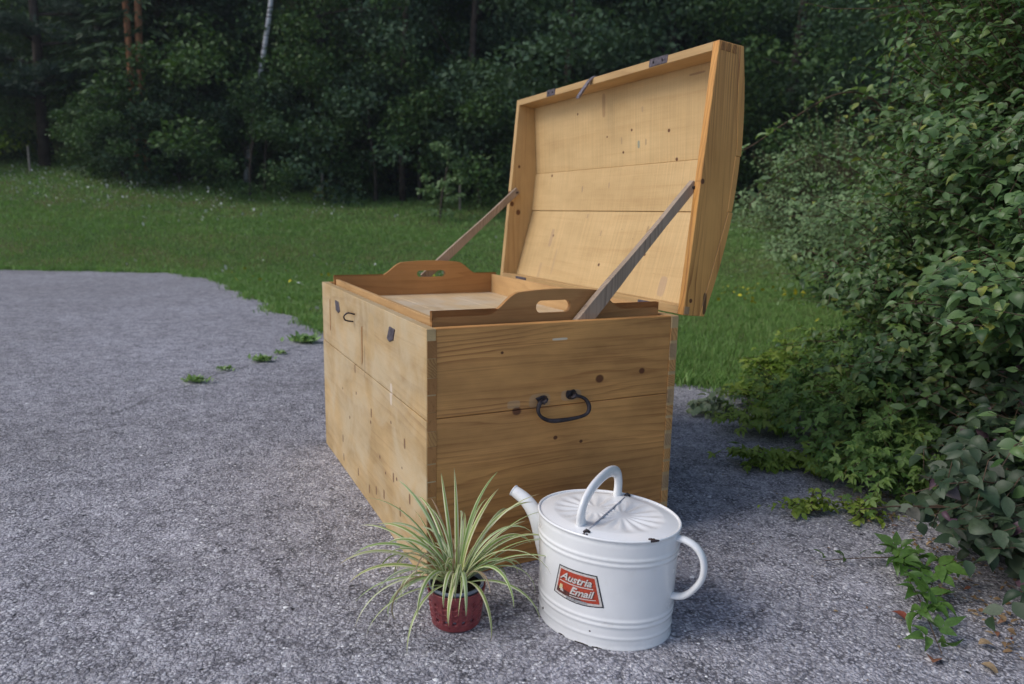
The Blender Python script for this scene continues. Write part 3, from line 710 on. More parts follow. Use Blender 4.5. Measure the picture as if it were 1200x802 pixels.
# carry handle: flattened tube arch
ap = smooth_path([(-.026, -.088, .252), (-.024, -.097, .283), (-.022, -.080, .313), (-.020, -.032, .333), (-.020, .038, .337), (-.020, .090, .321), (-.021, .110, .292), (-.022, .110, .255)], 7)
V, Fc = tube(ap, [.0116 + .005 * math.exp(-i / 3) + .003 * math.exp(-(len(ap) - 1 - i) / 3) for i in range(len(ap))], 14, True, (1.2, .72))
solid('carry_handle', V, Fc, M_enam, can, smooth=True)
# side handle: flat strap loop
sp = smooth_path([(.150, 0, .2345), (.180, 0, .2365), (.207, 0, .224), (.222, 0, .196), (.221, 0, .160), (.203, 0, .127), (.180, 0, .106), (.150, 0, .100)], 6)
V, Fc = tube(sp, .0115, 12, True, (1.0, .62)); solid('side_handle', V, Fc, M_enam, can, smooth=True)
# spout
pp = smooth_path([(-.112, 0, .050), (-.143, 0, .105), (-.165, 0, .160), (-.185, 0, .207), (-.213, 0, .238), (-.248, 0, .256)], 6)
nn = len(pp); rr = [.031 - .0175 * (i / (nn - 1)) ** .8 for i in range(nn)]
V, Fc = tube(pp, rr, 20, False)
V2, F2 = tube(pp[::-1], [r * .86 for r in rr[::-1]], 20, False)
m0 = (nn - 1) * 20; lip = [(m0 + k, m0 + (k + 1) % 20, len(V) + (20 - (k + 1)) % 20, len(V) + (20 - k) % 20) for k in range(20)]
solid('spout', V, Fc, M_enam, can, smooth=True)
lp = pp[-1]; ax = (pp[-1] - pp[-2]).normalized(); u_ = ax.cross(Vector((0, 1, 0))).normalized()
V, Fc = tube([lp + (u_ * math.cos(2 * PI * k / 24) + Vector((0, 1, 0)) * math.sin(2 * PI * k / 24)) * .0138 for k in range(25)], .0016, 6, False); solid('spout_lip', V, Fc, M_enam, can, smooth=True)
V, Fc = tube([lp - ax * .012, lp - ax * .0118], .0115, 16); solid('spout_shade_disc', V, Fc, plain('spout shade', (.08, .08, .085), .8), can)  # dark disc in the mouth stands for the shade inside the spout

# label ------------------------------------------------------------
def lab(ud, v, off): return canP(math.radians(ud), v, off)
def corner(u, v):   # unit square -> label quad (degrees, height), v up
    xt = -111.6 + 33.3 * u; xb = -118.0 + 46.0 * u
    bow = -.006 * math.sin(PI * u)
    return xb + (xt - xb) * v, (.0975 + bow) + (.169 - .0975 - bow) * v
def label_poly(pts, off, mat, name, nsub=8):
    # polygon given as left/right strips: pts list of (u,v) quad corners a,b,c,d
    (a, b, c_, d) = pts; V = []; Fc = []
    for i in range(nsub + 1):
        for j in range(2):
            p = np.array(a) + (np.array(b) - a) * i / nsub; q = np.array(d) + (np.array(c_) - d) * i / nsub; r = p + (q - p) * j
            V.append(lab(*corner(*r), off))
    # back copies give real thickness
    n0 = len(V)
    for i in range(nsub): Fc.append((2 * i, 2 * i + 2, 2 * i + 3, 2 * i + 1))
    return V, Fc
LB_dark = plain('label dark ink', (.035, .035, .042), .45, .4, 0, .3, 300); LB_red = plain('label red ink', (.44, .060, .030), .4, .4, 0, .3, 200)
LB_cream = plain('label cream ink', (.62, .58, .55), .45, .4, 0, .2, 300); LB_grey = plain('label grey ink', (.30, .30, .31), .5, .4, 0, .4, 200)
LB_gold = plain('label gold ink', (.65, .55, .30), .5, .4, 0, .3, 200); LB_brown = plain('label brown ink', (.10, .035, .03), .5, .4, 0, .3, 200)
lb = solid('maker_label', *label_poly([(0, 0), (1, 0), (1, 1), (0, 1)], .0006, None, ''), LB_dark, can)
lb['label'] = 'red enamel maker label reading Austria Email'
def lq(name, pts, off, mat): return solid(name, *label_poly(pts, off, mat, name), mat, lb)
lq('label_border', [(.025, .035), (.975, .035), (.968, .965), (.03, .965)], .0009, LB_cream)
lq('label_field', [(.065, .11), (.935, .11), (.925, .90), (.075, .90)], .0012, LB_red)
lq('label_shadow', [(.066, .112), (.62, .112), (.55, .24), (.068, .30)], .0015, LB_brown)
lq('label_shadow', [(.30, .05), (.72, .06), (.70, .13), (.30, .13)], .0015, LB_grey)
lq('label_underline', [(.10, .505), (.86, .545), (.86, .575), (.10, .535)], .0017, LB_cream)
lq('label_underline', [(.36, .170), (.88, .215), (.88, .24), (.36, .195)], .0018, LB_cream)
lq('label_crest', [(.12, .24), (.20, .24), (.19, .41), (.13, .41)], .0018, LB_gold)
lq('label_crest', [(.15, .20), (.23, .20), (.21, .28), (.16, .30)], .0020, LB_cream)
def text_on_label(txt, u0, u1, v0, v1, slope, mat, off, size_first=1.25):
    cu = bpy.data.curves.new('text', 'FONT'); cu.body = txt; cu.size = 1; cu.shear = .42; cu.offset = .022; cu.resolution_u = 3; cu.space_character = .98
    ob = bpy.data.objects.new('tmp', cu); COL.objects.link(ob)
    bpy.context.view_layer.update()
    me = bpy.data.meshes.new_from_object(ob.evaluated_get(bpy.context.evaluated_depsgraph_get()))
    bpy.data.objects.remove(ob)
    co = np.array([v.co[:] for v in me.vertices]); mn = co.min(0); mx = co.max(0)
    for v, p in zip(me.vertices, co):
        a = (p[0] - mn[0]) / (mx[0] - mn[0]); b = (p[1] - 0) / .72
        if a < .17: b *= size_first - .1
        u = u0 + (u1 - u0) * a; vv = v0 + (v1 - v0) * b + slope * a
        v.co = lab(*corner(u, vv), off)
    me.materials.clear(); me.materials.append(mat)
    o = link('lettering', me, lb); return o
text_on_label('Austria', .115, .865, .585, .815, .02, LB_brown, .0016)
text_on_label('Austria', .095, .850, .600, .835, .02, LB_cream, .0021)
text_on_label('Email', .385, .895, .235, .455, .035, LB_brown, .0016)
text_on_label('Email', .365, .880, .250, .470, .035, LB_cream, .0021)

# ------------------------------------------------------------------ potted spider plant
pl = thing('potted_spider_plant', 'variegated spider plant in a dimpled crimson pot by the chest corner', 'potted plant', (-.1159, 1.4979, 0), .3); pl.scale = (1.05, 1.05, 1.03)
t = NT('crimson glaze', .28, .5); o = t.obj(); n = t.noise(o, 60, 4)
t.col(t.ramp(n, [(.3, (.17, .030, .036)), (.7, (.30, .060, .062))])); t.put(t.b.inputs['Roughness'], t.ramp(n, [(.3, .25), (.7, .45)])); M_pot = t.m
M_inner = plain('grey plastic', (.20, .22, .27), .5, .4, 0, .12, 60); M_earth = plain('potting soil', (.03, .022, .016), .95, .1, 0, .5, 200, 1.)
V = []; Fc = []; n = 272; zs = list(np.linspace(0, .087, 84))
for z in zs:
    r = .0525 + (.0630 - .0525) * z / .087
    if z < .006: r -= .004 * (1 - z / .006) ** 2
    for k in range(n):
        a = 2 * PI * k / n; zr = (z - .024) / .0125; q = 0
        if -.5 < zr < 3.5:
            row = round(zr); ph = a * 17 / (2 * PI)
            du = (ph - round(ph)) * 2 * PI / 17 * r; dv = (z - .024 - row * .0125)
            q = -.012 * math.exp(-((du / .0036) ** 4 + (dv / .0031) ** 4)) + .0012 * math.exp(-(((abs(du) - .007) / .005) ** 2 + ((dv + .003) / .005) ** 2))
        if z > .083: q += .0006
        V.append(((r + q) * math.cos(a), (r + q) * math.sin(a), z))
m_ = len(zs)
for i in range(m_ - 1):
    for k in range(n): Fc.append((i * n + k, i * n + (k + 1) % n, (i + 1) * n + (k + 1) % n, (i + 1) * n + k))
Fc.append(tuple(range(n))[::-1])
b0 = len(V)
for (r, z) in ((.0605, .088), (.0585, .086), (.056, .03)):
    for k in range(n): a = 2 * PI * k / n; V.append((r * math.cos(a), r * math.sin(a), z))
for i in range(3):
    s0 = (m_ - 1) * n if i == 0 else b0 + (i - 1) * n; s1 = b0 + i * n
    for k in range(n): Fc.append((s0 + k, s0 + (k + 1) % n, s1 + (k + 1) % n, s1 + k))
solid('cache_pot', V, Fc, M_pot, pl, smooth=True)
def lathe(prof, n=48):
    V = [(r * math.cos(2 * PI * k / n), r * math.sin(2 * PI * k / n), z) for r, z in prof for k in range(n)]
    return V, [(i * n + k, i * n + (k + 1) % n, (i + 1) * n + (k + 1) % n, (i + 1) * n + k) for i in range(len(prof) - 1) for k in range(n)]
V, Fc = lathe([(.050, .02), (.0565, .088), (.0600, .0905), (.0600, .0955), (.0575, .0965), (.0545, .0955), (.0535, .088), (.052, .07)]); solid('inner_pot', V, Fc, M_inner, pl, smooth=True)
V = []; Fc = []
for i in range(9):
    for k in range(40):
        r = .0535 * i / 8; a = 2 * PI * k / 40; V.append((r * math.cos(a), r * math.sin(a), .086 + .006 * (1 - i / 8) + .003 * mnoise.noise((r * 90 * math.cos(a), r * 90 * math.sin(a), 1))))
for i in range(8):
    for k in range(40): Fc.append((i * 40 + k, i * 40 + (k + 1) % 40, (i + 1) * 40 + (k + 1) % 40, (i + 1) * 40 + k))
solid('potting_soil', V, Fc, M_earth, pl)
def stripmat(name, mid, edge, stripe):
    t = NT(name, .38, .4); uv = t.n('ShaderNodeAttribute', attribute_name='across').outputs['Fac']
    oi = t.n('ShaderNodeObjectInfo').outputs['Random']; al = t.n('ShaderNodeAttribute', attribute_name='along').outputs['Fac']
    d = t.math('ABSOLUTE', uv)
    k = t.math('MULTIPLY', t.math('SUBTRACT', d, stripe), 6, clamp=True)
    c = t.mix(k, mid, edge)
    c = t.mix(1., c, t.ramp(oi, [(0, (.72, .85, .66)), (.6, (1., 1., 1.)), (1, (1.1, 1.05, .9))]), 'MULTIPLY')
    c = t.mix(t.math('MULTIPLY', t.ramp(al, [(.86, 0.), (1., 1.)]), t.ramp(oi, [(.3, 0.), (.8, .8)])), c, (.30, .2, .12))
    t.col(c)
    tr = t.n('ShaderNodeBsdfTranslucent'); t.put(tr.inputs[0], c); mx = t.n('ShaderNodeMixShader'); mx.inputs[0].default_value = .25
    out = t.t.nodes['Material Output']; t.t.links.new(t.b.outputs[0], mx.inputs[1]); t.t.links.new(tr.outputs[0], mx.inputs[2]); t.t.links.new(mx.outputs[0], out.inputs[0])
    return t.m
M_sp = stripmat('spider leaf', (.27, .37, .10), (.68, .67, .44), .38)
M_sp2 = stripmat('pale spider leaf', (.36, .45, .17), (.62, .63, .44), .2)
M_dry = stripmat('dry spider leaf', (.40, .28, .18), (.50, .36, .26), .5)
def spider_leaf(az, el, length, droop, width, mat, twist=0, r0=.012, bend=0):
    n = 14; p = Vector((r0 * math.cos(az), r0 * math.sin(az), .092)); V = []; ac = []; al = []
    e = el; st = length / n; a = az
    for i in range(n + 1):
        t = i / n
        d = Vector((math.cos(a) * math.cos(e), math.sin(a) * math.cos(e), math.sin(e)))
        side = Vector((-math.sin(a), math.cos(a), 0)); nor = side.cross(d)
        q = twist * t; s2 = side * math.cos(q) + nor * math.sin(q); n2 = s2.cross(d)
        wd = width * .78 * (.55 + .75 * math.sin(min(1, t * 1.6) * PI / 2)) * (1 - t ** 2.6) ** .8 / 2 + .0002
        for k in (-1, -.45, 0, .45, 1): V.append(p + s2 * wd * k - n2 * wd * (1 - abs(k)) * .45); ac.append(k); al.append(t)
        p = p + d * st; e -= droop / n * (.35 + 1.5 * t); a += bend / n
        if p.z < .004: p.z = .004; e = max(e, 0)
    Fq = np.array([(i * 5 + k, i * 5 + k + 1, (i + 1) * 5 + k + 1, (i + 1) * 5 + k) for i in range(n) for k in range(4)])
    me = npmesh('leaf', V, Fq, mat, True)
    for nm, dta in (('across', ac), ('along', al)):
        at = me.attributes.new(nm, 'FLOAT', 'POINT'); at.data.foreach_set('value', np.array(dta, np.float32))
    return link('leaf', me, pl)
def wr(az_world): return az_world - .3
# main leaves read off the photograph: (image-plane azimuth degrees, elevation, length, droop)
R = random.Random(5)
main = [(178, 42, .245, 1.35, .013), (186, 32, .235, 1.45, .012), (170, 52, .24, 1.3, .010), (200, 25, .21, 1.3, .012), (210, 28, .25, 1.75, .011), (222, 20, .22, 1.7, .010), (235, 20, .22, 2.0, .010),
        (150, 60, .27, 1.2, .011), (140, 66, .25, .8, .011), (95, 87, .24, .2, .011), (60, 77, .25, .9, .010), (30, 70, .25, 1.5, .010), (-70, 62, .20, 3.2, .012), (-100, 66, .17, 3.3, .011), (-40, 60, .22, 2.6, .010), (238, 55, .21, 2.8, .011), (35, 62, .26, .9, .012), (20, 55, .25, 1.1, .012), (8, 45, .24, 1.2, .010),
        (-5, 40, .27, 1.7, .011), (5, 30, .22, 1.3, .010), (-30, 30, .22, 2.1, .010), (-58, 38, .22, 2.7, .013), (-84, 48, .19, 3.0, .015), (222, 38, .20, 2.5, .010),
        (110, 70, .25, 1.0, .010), (120, 55, .26, 1.4, .010), (75, 62, .24, 1.5, .010), (50, 50, .26, 1.6, .010), (-15, 58, .25, 2.2, .010), (192, 55, .24, 1.7, .011), (165, 66, .21, 1.5, .012)]
for i, (az, el, ln, dr, wd) in enumerate(main):
    spider_leaf(wr(math.radians(az + R.uniform(-4, 4))), math.radians(el), ln * 1.04, dr, wd * .95, M_sp if i % 4 else M_sp2, R.uniform(-.8, .8), R.uniform(.004, .022), R.uniform(-.45, .45))
for i in range(62):
    az = R.uniform(-2.4, 3.9) if i % 4 else R.uniform(0, 2 * PI)
    el = math.radians(R.uniform(48, 88) if -2.6 < (az + PI) % (2 * PI) - PI < -.6 else R.uniform(30, 88)); ln = R.uniform(.10, .25)
    dry = R.random() < .14
    spider_leaf(az, el, ln, R.uniform(.7, 3.4) * (1.2 if dry else 1), R.uniform(.006, .011) * (.6 if dry else 1), M_dry if dry else (M_sp if R.random() < .72 else M_sp2), R.uniform(-1.3, 1.3), R.uniform(.002, .030), R.uniform(-.9, .9))

# ------------------------------------------------------------------ leaves: shared templates
def leaf_template(kind):
    """leaf lying along +y, unit length, normal +z; returns V, F (quads/tris mixed as tris)"""
    if kind == 'ovate': W = [(0, 0), (.12, .15), (.3, .29), (.5, .30), (.72, .22), (.9, .09), (1, 0)]
    elif kind == 'pointed': W = [(0, 0), (.1, .14), (.28, .25), (.5, .24), (.75, .13), (.92, .05), (1, 0)]
    else: W = [(0, 0), (.3, .26), (.65, .2), (1, 0)]
    V = []; Fc = []; prev = None
    for (y, wd) in W:
        c = (0, y, .10 * y * (1 - y) * 2 - .12 * y * y)
        if wd == 0: V.append(c); cur = (len(V) - 1,) * 3
        else:
            b = len(V); up = .28 * wd
            V += [(-wd, y - .02, c[2] + up), c, (wd, y - .02, c[2] + up)]; cur = (b, b + 1, b + 2)
        if prev:
            for s in (0, 1):
                q = [prev[s], prev[s + 1], cur[s + 1], cur[s]]; u = []
                for k in q:
                    if k not in u: u.append(k)
                if len(u) == 4: Fc += [(u[0], u[1], u[2]), (u[0], u[2], u[3])]
                elif len(u) == 3: Fc.append(tuple(u))
        prev = cur
    return np.array(V, float), np.array(Fc)
TPL = {k: leaf_template(k) for k in ('ovate', 'pointed', 'small')}
def tri_leaf(kind='pointed'):
    V0, F0 = TPL[kind]; Vs = []; Fs = []
    for k, (a, s, oy) in enumerate(((0, 1, .18), (1.15, .85, 0), (-1.15, .85, 0))):
        c_, s_ = math.cos(a), math.sin(a)
        v = V0 * s; v = np.stack([v[:, 0] * c_ - v[:, 1] * s_, v[:, 0] * s_ + v[:, 1] * c_ + oy, v[:, 2]], -1)
        Fs.append(F0 + len(V0) * k); Vs.append(v)
    V = np.concatenate(Vs) * .62; return V, np.concatenate(Fs)
TPL['trifoliate'] = tri_leaf()
def frames(axis, normal):
    axis = axis / np.linalg.norm(axis, axis=1, keepdims=True)
    side = np.cross(axis, normal); side /= np.linalg.norm(side, axis=1, keepdims=True) + 1e-9
    nor = np.cross(side, axis); return np.stack([side, axis, nor], -1)      # columns
def bake_leaves(name, tpl, pos, fr, size, mat, parent=None, rnd=None, kind='stuff'):
    V0, F0 = TPL[tpl]; n = len(pos)
    V = np.einsum('nij,kj->nki', fr, V0) * size[:, None, None] + pos[:, None]
    Fc = (F0[None] + len(V0) * np.arange(n)[:, None, None]).reshape(-1, 3)
    r = rng.random(n) if rnd is None else rnd
    me = npmesh(name, V.reshape(-1, 3), Fc, mat, True, np.repeat(r, len(V0)))
    o = link(name, me, parent)
    if kind: o['kind'] = kind
    return o
CAMP = np.array([0, 0, CAMH])
def in_view(P):
    d = P - CAMP; z = d[:, 1] * math.cos(PITCH) - d[:, 2] * math.sin(PITCH); u = d[:, 0] / z; v = (d[:, 2] * math.cos(PITCH) + d[:, 1] * math.sin(PITCH)) / z
    return (z > .3) & (np.abs(u) < .70) & (np.abs(v) < .46)
LEAF_OBJ = {}
def leaf_objects(parent, tpl, pos, fr, size, mat, count):
    """the leaves that show largest become single leaf objects, the rest one baked part"""
    fr = fr.copy(); fr[:, :, 0] *= (.68 + .55 * rng.random(len(pos)))[:, None]; fr[:, :, 2] *= (.2 + 2.4 * rng.random(len(pos)) ** 1.5)[:, None]
    d = np.linalg.norm(pos - CAMP, axis=1); big = size / d * in_view(pos)
    # prefer leaves on the outside towards the camera
    order = np.argsort(-big); pick = order[:count]; rest = np.setdiff1d(np.arange(len(pos)), pick)
    key = (tpl, mat.name)
    if key not in LEAF_OBJ: LEAF_OBJ[key] = npmesh('leaf', *TPL[tpl], mat, True)
    base = np.array(parent.location)
    for i in pick:
        M = Matrix([list(fr[i][r] * size[i]) + [pos[i][r] - base[r]] for r in range(3)] + [[0, 0, 0, 1]])
        link('leaf', LEAF_OBJ[key], parent, M)
    if len(rest):
        o = bake_leaves('foliage', tpl, pos[rest] - base, fr[rest], size[rest], mat, parent)

L_dog = leafmat('dogwood leaf', (.050, .110, .036), (.130, .215, .078), .42, .3, .45, (.30, .33, .07))
L_blue = leafmat('grey leaf', (.024, .050, .024), (.058, .088, .048), .48, .15, .35, (.10, .05, .08))
L_mid = leafmat('snowberry leaf', (.12, .20, .085), (.21, .31, .14), .55, .25, .35, (.17, .20, .06))
L_bram = leafmat('bramble leaf', (.085, .175, .044), (.185, .290, .075), .5, .35, .3, (.30, .34, .07))
L_for = leafmat('forest leaf', (.042, .090, .032), (.086, .155, .050), .55, .2, .25, (.10, .14, .035))
L_for2 = leafmat('blue forest leaf', (.046, .086, .050), (.086, .145, .080), .6, .2, .25)
L_con = leafmat('conifer needles', (.038, .074, .036), (.066, .115, .052), .6, .1, .25)
L_yel = leafmat('yellow green leaf', (.15, .24, .03), (.28, .36, .07), .5, .35, .3)
L_dead = leafmat('dead leaf', (.20, .12, .06), (.34, .24, .14), .8, .1, .2, (.22, .04, .03))
M_twig = plain('twig bark', (.10, .065, .045), .8, .2, 0, .4, 60)
M_bark = plain('dark bark', (.060, .048, .040), .9, .1, 0, .4, 6, .8)
M_pine = plain('orange pine bark', (.42, .20, .11), .9, .1, 0, .4, 5, .8)
t = NT('birch bark', .7, .2); o = t.obj(); n = t.noise(t.mapping(o, (1, 1, 6)), 2.5, 4, .6)
t.col(t.ramp(n, [(.40, (.06, .06, .06)), (.48, (.50, .50, .52)), (.8, (.70, .70, .71))])); M_birch = t.m

def twigs_on(centre, radii, ntw, per, size, rg, up=.15, dirbias=None, start=.45, spread=.18, zmin=.02, nrough=.42):
    """curved twigs growing out of a bush, leaves set alternately along them"""
    c = np.array(centre, float); rd = np.array(radii, float)
    d = rg.normal(size=(ntw, 3)); d[:, 2] = np.abs(d[:, 2]) * .9 + rg.normal(0, .25, ntw) - .12
    if dirbias is not None: d += np.array(dirbias)
    d /= np.linalg.norm(d, axis=1, keepdims=True)
    lump = 1 + nrough * np.sin(d[:, 0] * 4.3 + c[0] * 3) * np.cos(d[:, 1] * 3.7 + c[1]) + nrough * .5 * np.sin(d[:, 2] * 9 + d[:, 0] * 7)
    tip = c + d * rd * (lump * (.74 + .28 * rg.random(ntw) + .30 * (rg.random(ntw) > .92)))[:, None]
    st = c + d * rd * (start * lump)[:, None]
    bend = rg.normal(0, spread, (ntw, 3)) * rd.mean(); bend[:, 2] += up * rd.mean()
    pos = []; ax = []; nm = []; tw = []
    for k in range(per):
        f = (.18 + .82 * (k + rg.random(ntw) * .6) / per)
        p = st + (tip - st) * f[:, None] + bend * (4 * f * (1 - f))[:, None] * .5
        tg = (tip - st) + bend * (4 * (1 - 2 * f))[:, None] * .5; tg /= np.linalg.norm(tg, axis=1, keepdims=True)
        sd_ = np.cross(tg, [0, 0, 1.]); sd_ /= np.linalg.norm(sd_, axis=1, keepdims=True) + 1e-6
        s = 1 if k % 2 else -1
        a = tg * .55 + sd_ * s * .85 + rg.normal(0, .25, (ntw, 3)); a[:, 2] -= .35
        nn_ = np.array([-.25, -.35, 1.]) + rg.normal(0, .38, (ntw, 3)) + d * .35
        pos.append(p); ax.append(a); nm.append(nn_)
    pos = np.concatenate(pos); ax = np.concatenate(ax); nm = np.concatenate(nm)
    k = pos[:, 2] > zmin; pos, ax, nm = pos[k], ax[k], nm[k]
    return pos, frames(ax, nm), size * (.65 + .6 * rg.random(len(pos))), (st, tip, bend)

def stems(name, tw, base, mat, parent, every=3, r=.004, ctr=None):
    st, tip, bend = tw; parts = []
    for i in range(0, len(st), every):
        P = [st[i] + (tip[i] - st[i]) * f + bend[i] * 4 * f * (1 - f) * .5 - base for f in (0, .25, .5, .75, 1)]
        parts.append(tube(P, [r, r * .85, r * .7, r * .5, r * .25], 4, False))
    V, Fc = join(parts); o = solid(name, V, Fc, mat, parent); o['kind'] = 'stuff'; return o

def main_stems(parent, n, top, spread, mat, r=.02, rs=1):
    R = random.Random(rs)
    for i in range(n):
        a = R.uniform(0, 2 * PI); q = R.uniform(.3, 1) * spread
        P = smooth_path([(R.uniform(-.1, .1) * spread, R.uniform(-.1, .1) * spread, -.05), (q * .35 * math.cos(a), q * .35 * math.sin(a), top * .35), (q * .8 * math.cos(a + .2), q * .8 * math.sin(a + .2), top * .7), (q * math.cos(a), q * math.sin(a), top)], 3)
        V, Fc = tube(P, [r * (1 - .8 * k / (len(P) - 1)) for k in range(len(P))], 6); solid('stem', V, Fc, mat, parent, smooth=True)

def shrub(name, label, cat, base, blobs, mat, tpl='ovate', size=.05, nobj=0, seed=1, stemtop=1.4, group=None, twr=.004, nst=5, spread=.5):
    rg = np.random.default_rng(seed); rt = thing(name, label, cat, base, 0, group); b = np.array(base, float)
    Ps = []; Fr = []; Sz = []; tws = []
    for bl in blobs:
        c, rd, ntw, per = bl[:4]; kw = bl[4] if len(bl) > 4 else {}
        p, f, s, tw = twigs_on(c, rd, ntw, per, size, rg, **kw); Ps.append(p); Fr.append(f); Sz.append(s); tws.append(tw)
    P = np.concatenate(Ps); Fm = np.concatenate(Fr); Z = np.concatenate(Sz)
    # keep the yard, chest and camera clear
    k = ~((P[:, 0] < 1.02 + .0 * P[:, 1]) & (P[:, 1] < 2.2) & (P[:, 2] < .9)); P, Fm, Z = P[k], Fm[k], Z[k]
    k = np.linalg.norm(P - CAMP, axis=1) > .9; P, Fm, Z = P[k], Fm[k], Z[k]
    leaf_objects(rt, tpl, P, Fm, Z, mat, nobj)
    st = [np.concatenate([t_[i] for t_ in tws]) for i in range(3)]
    k = (st[0][:, 2] > .02) & (st[1][:, 2] > .02); st = [q[k] for q in st]
    stems('twigs', st, b, M_twig, rt, 2, twr)
    main_stems(rt, nst, stemtop, spread, M_twig, .018, seed)
    return rt

cam_side = dict(dirbias=(-.55, -.45, 0))
# near hedge, big grey-green leaves at the lower right corner
shrub('dogwood_shrub', 'large dark shrub with big grey green oval leaves at the lower right corner', 'shrub', (1.85, 2.1, 0),
      [((1.82, 2.02, .10), (.58, .60, .42), 900, 9, cam_side), ((1.74, 1.75, .10), (.46, .35, .34), 480, 9, cam_side)], L_blue, 'ovate', .047, 170, 11, 1.0, twr=.003)
shrub('leaning_shrub', 'tall mixed green shrub leaning in along the right edge above the grey leaves', 'shrub', (2.3, 2.9, 0),
      [((2.32, 2.75, .95), (.85, .80, .85), 1900, 12, cam_side), ((2.46, 2.9, 1.85), (.90, .95, .85), 1900, 12, cam_side), ((2.10, 3.3, .55), (.75, .6, .5), 600, 9, cam_side), ((1.92, 2.25, .62), (.60, .5, .45), 900, 10, cam_side), ((1.95, 2.9, .30), (.65, .6, .40), 700, 9, cam_side), ((1.75, 1.85, .30), (.42, .35, .28), 160, 8, cam_side)], L_dog, 'ovate', .041, 120, 12, 1.9, twr=.003, nst=7)
shrub('overhanging_shrub', 'glossy leaved tall shrub at the upper right behind the leaning one', 'shrub', (3.0, 4.3, 0),
      [((3.0, 4.1, 1.2), (.88, .9, 1.1), 1400, 11, cam_side), ((3.3, 4.4, 2.3), (.95, .9, .9), 1000, 10, cam_side)], L_dog, 'ovate', .048, 20, 13, 2.2, nst=6)
shrub('snowberry_shrub', 'fine leaved grey green shrub beyond the lid at the end of the lawn', 'shrub', (4.2, 9.4, .1),
      [((4.05, 9.0, .9), (1.45, .9, 1.05), 1700, 10, dict(up=.05)), ((3.55, 8.0, .50), (.75, .7, .50), 450, 9, {})], L_mid, 'small', .050, 0, 14, 1.6, nst=8, spread=.8)
shrub('hazel_shrub', 'yellowish green shrub between the fine leaved one and the overhanging one', 'shrub', (4.1, 6.6, .1),
      [((4.15, 6.6, .72), (1.2, .9, .85), 1100, 9, dict(dirbias=(-.3, -.3, 0))), ((3.4, 5.6, .5), (.65, .6, .5), 350, 8, {})], L_mid, 'pointed', .060, 0, 15, 1.8, nst=6)
shrub('tall_back_shrub', 'dim tall shrub rising behind the yellowish green one at the right edge', 'shrub', (6.0, 8.2, .2),
      [((6.2, 8.4, 1.6), (1.7, 1.2, 1.9), 1200, 9, {})], L_dog, 'pointed', .085, 0, 16, 2.6, nst=6)
# low bramble mass under the hedge
def creeper(name, label, base, blobs, mat, size, nobj, seed, tpl='trifoliate', cat='bramble'):
    rg = np.random.default_rng(seed); rt = thing(name, label, cat, base); b = np.array(base, float)
    Ps = []; Fr = []; Sz = []; tws = []
    for c, rd, ntw, per in blobs:
        p, f, s, tw = twigs_on(c, rd, ntw, per, size, rg, up=.25, start=.1, spread=.22, zmin=.012)
        Ps.append(p); Fr.append(f); Sz.append(s); tws.append(tw)
    P = np.concatenate(Ps); Fm = np.concatenate(Fr); Z = np.concatenate(Sz)
    leaf_objects(rt, tpl, P, Fm, Z, mat, nobj)
    st = [np.concatenate([t_[i] for t_ in tws]) for i in range(3)]; k = (st[0][:, 2] > .005) & (st[1][:, 2] > .005)
    if k.any(): stems('runners', [q[k] for q in st], b, M_twig, rt, 2, .002)
    return rt
creeper('bramble_thicket', 'low green bramble thicket spilling from under the shrubs onto the asphalt', (1.45, 2.9, 0),
        [((1.50, 2.75, .10), (.45, .45, .26), 420, 8), ((1.35, 2.35, .08), (.32, .26, .17), 170, 7), ((1.75, 3.3, .15), (.5, .45, .35), 340, 8), ((1.30, 3.15, .08), (.3, .3, .22), 90, 6)], L_bram, .048, 150, 21)
creeper('bramble_patch', 'small yellow green bramble shoots creeping towards the chest', (1.0, 2.55, 0), [((1.10, 3.0, .03), (.22, .16, .12), 50, 5), ((.98, 2.56, .02), (.21, .07, .07), 34, 5), ((1.13, 2.52, .03), (.12, .10, .08), 22, 5)], L_yel, .052, 40, 22)
creeper('bramble_tangle', 'upright bramble tangle on the grass edge right of the chest', (1.45, 3.7, 0), [((1.45, 3.65, .08), (.30, .25, .32), 90, 7), ((1.25, 3.45, .04), (.2, .15, .12), 40, 5)], L_yel, .062, 60, 23)
creeper('ivy_patch', 'pale variegated leaf clump just right of the chest', (.98, 3.32, 0), [((.97, 3.32, .02), (.11, .10, .08), 34, 5)], leafmat('pale ivy', (.18, .24, .11), (.42, .46, .30), .45, .2, .4), .045, 40, 24, 'ovate', 'ivy')
creeper('weed_clump', 'short bright weeds beside the thicket on the asphalt', (1.0, 2.12, 0), [((.96, 2.14, .01), (.14, .06, .06), 40, 5), ((1.12, 2.12, .01), (.10, .07, .06), 30, 5)], L_yel, .022, 50, 25, 'ovate', 'weeds')
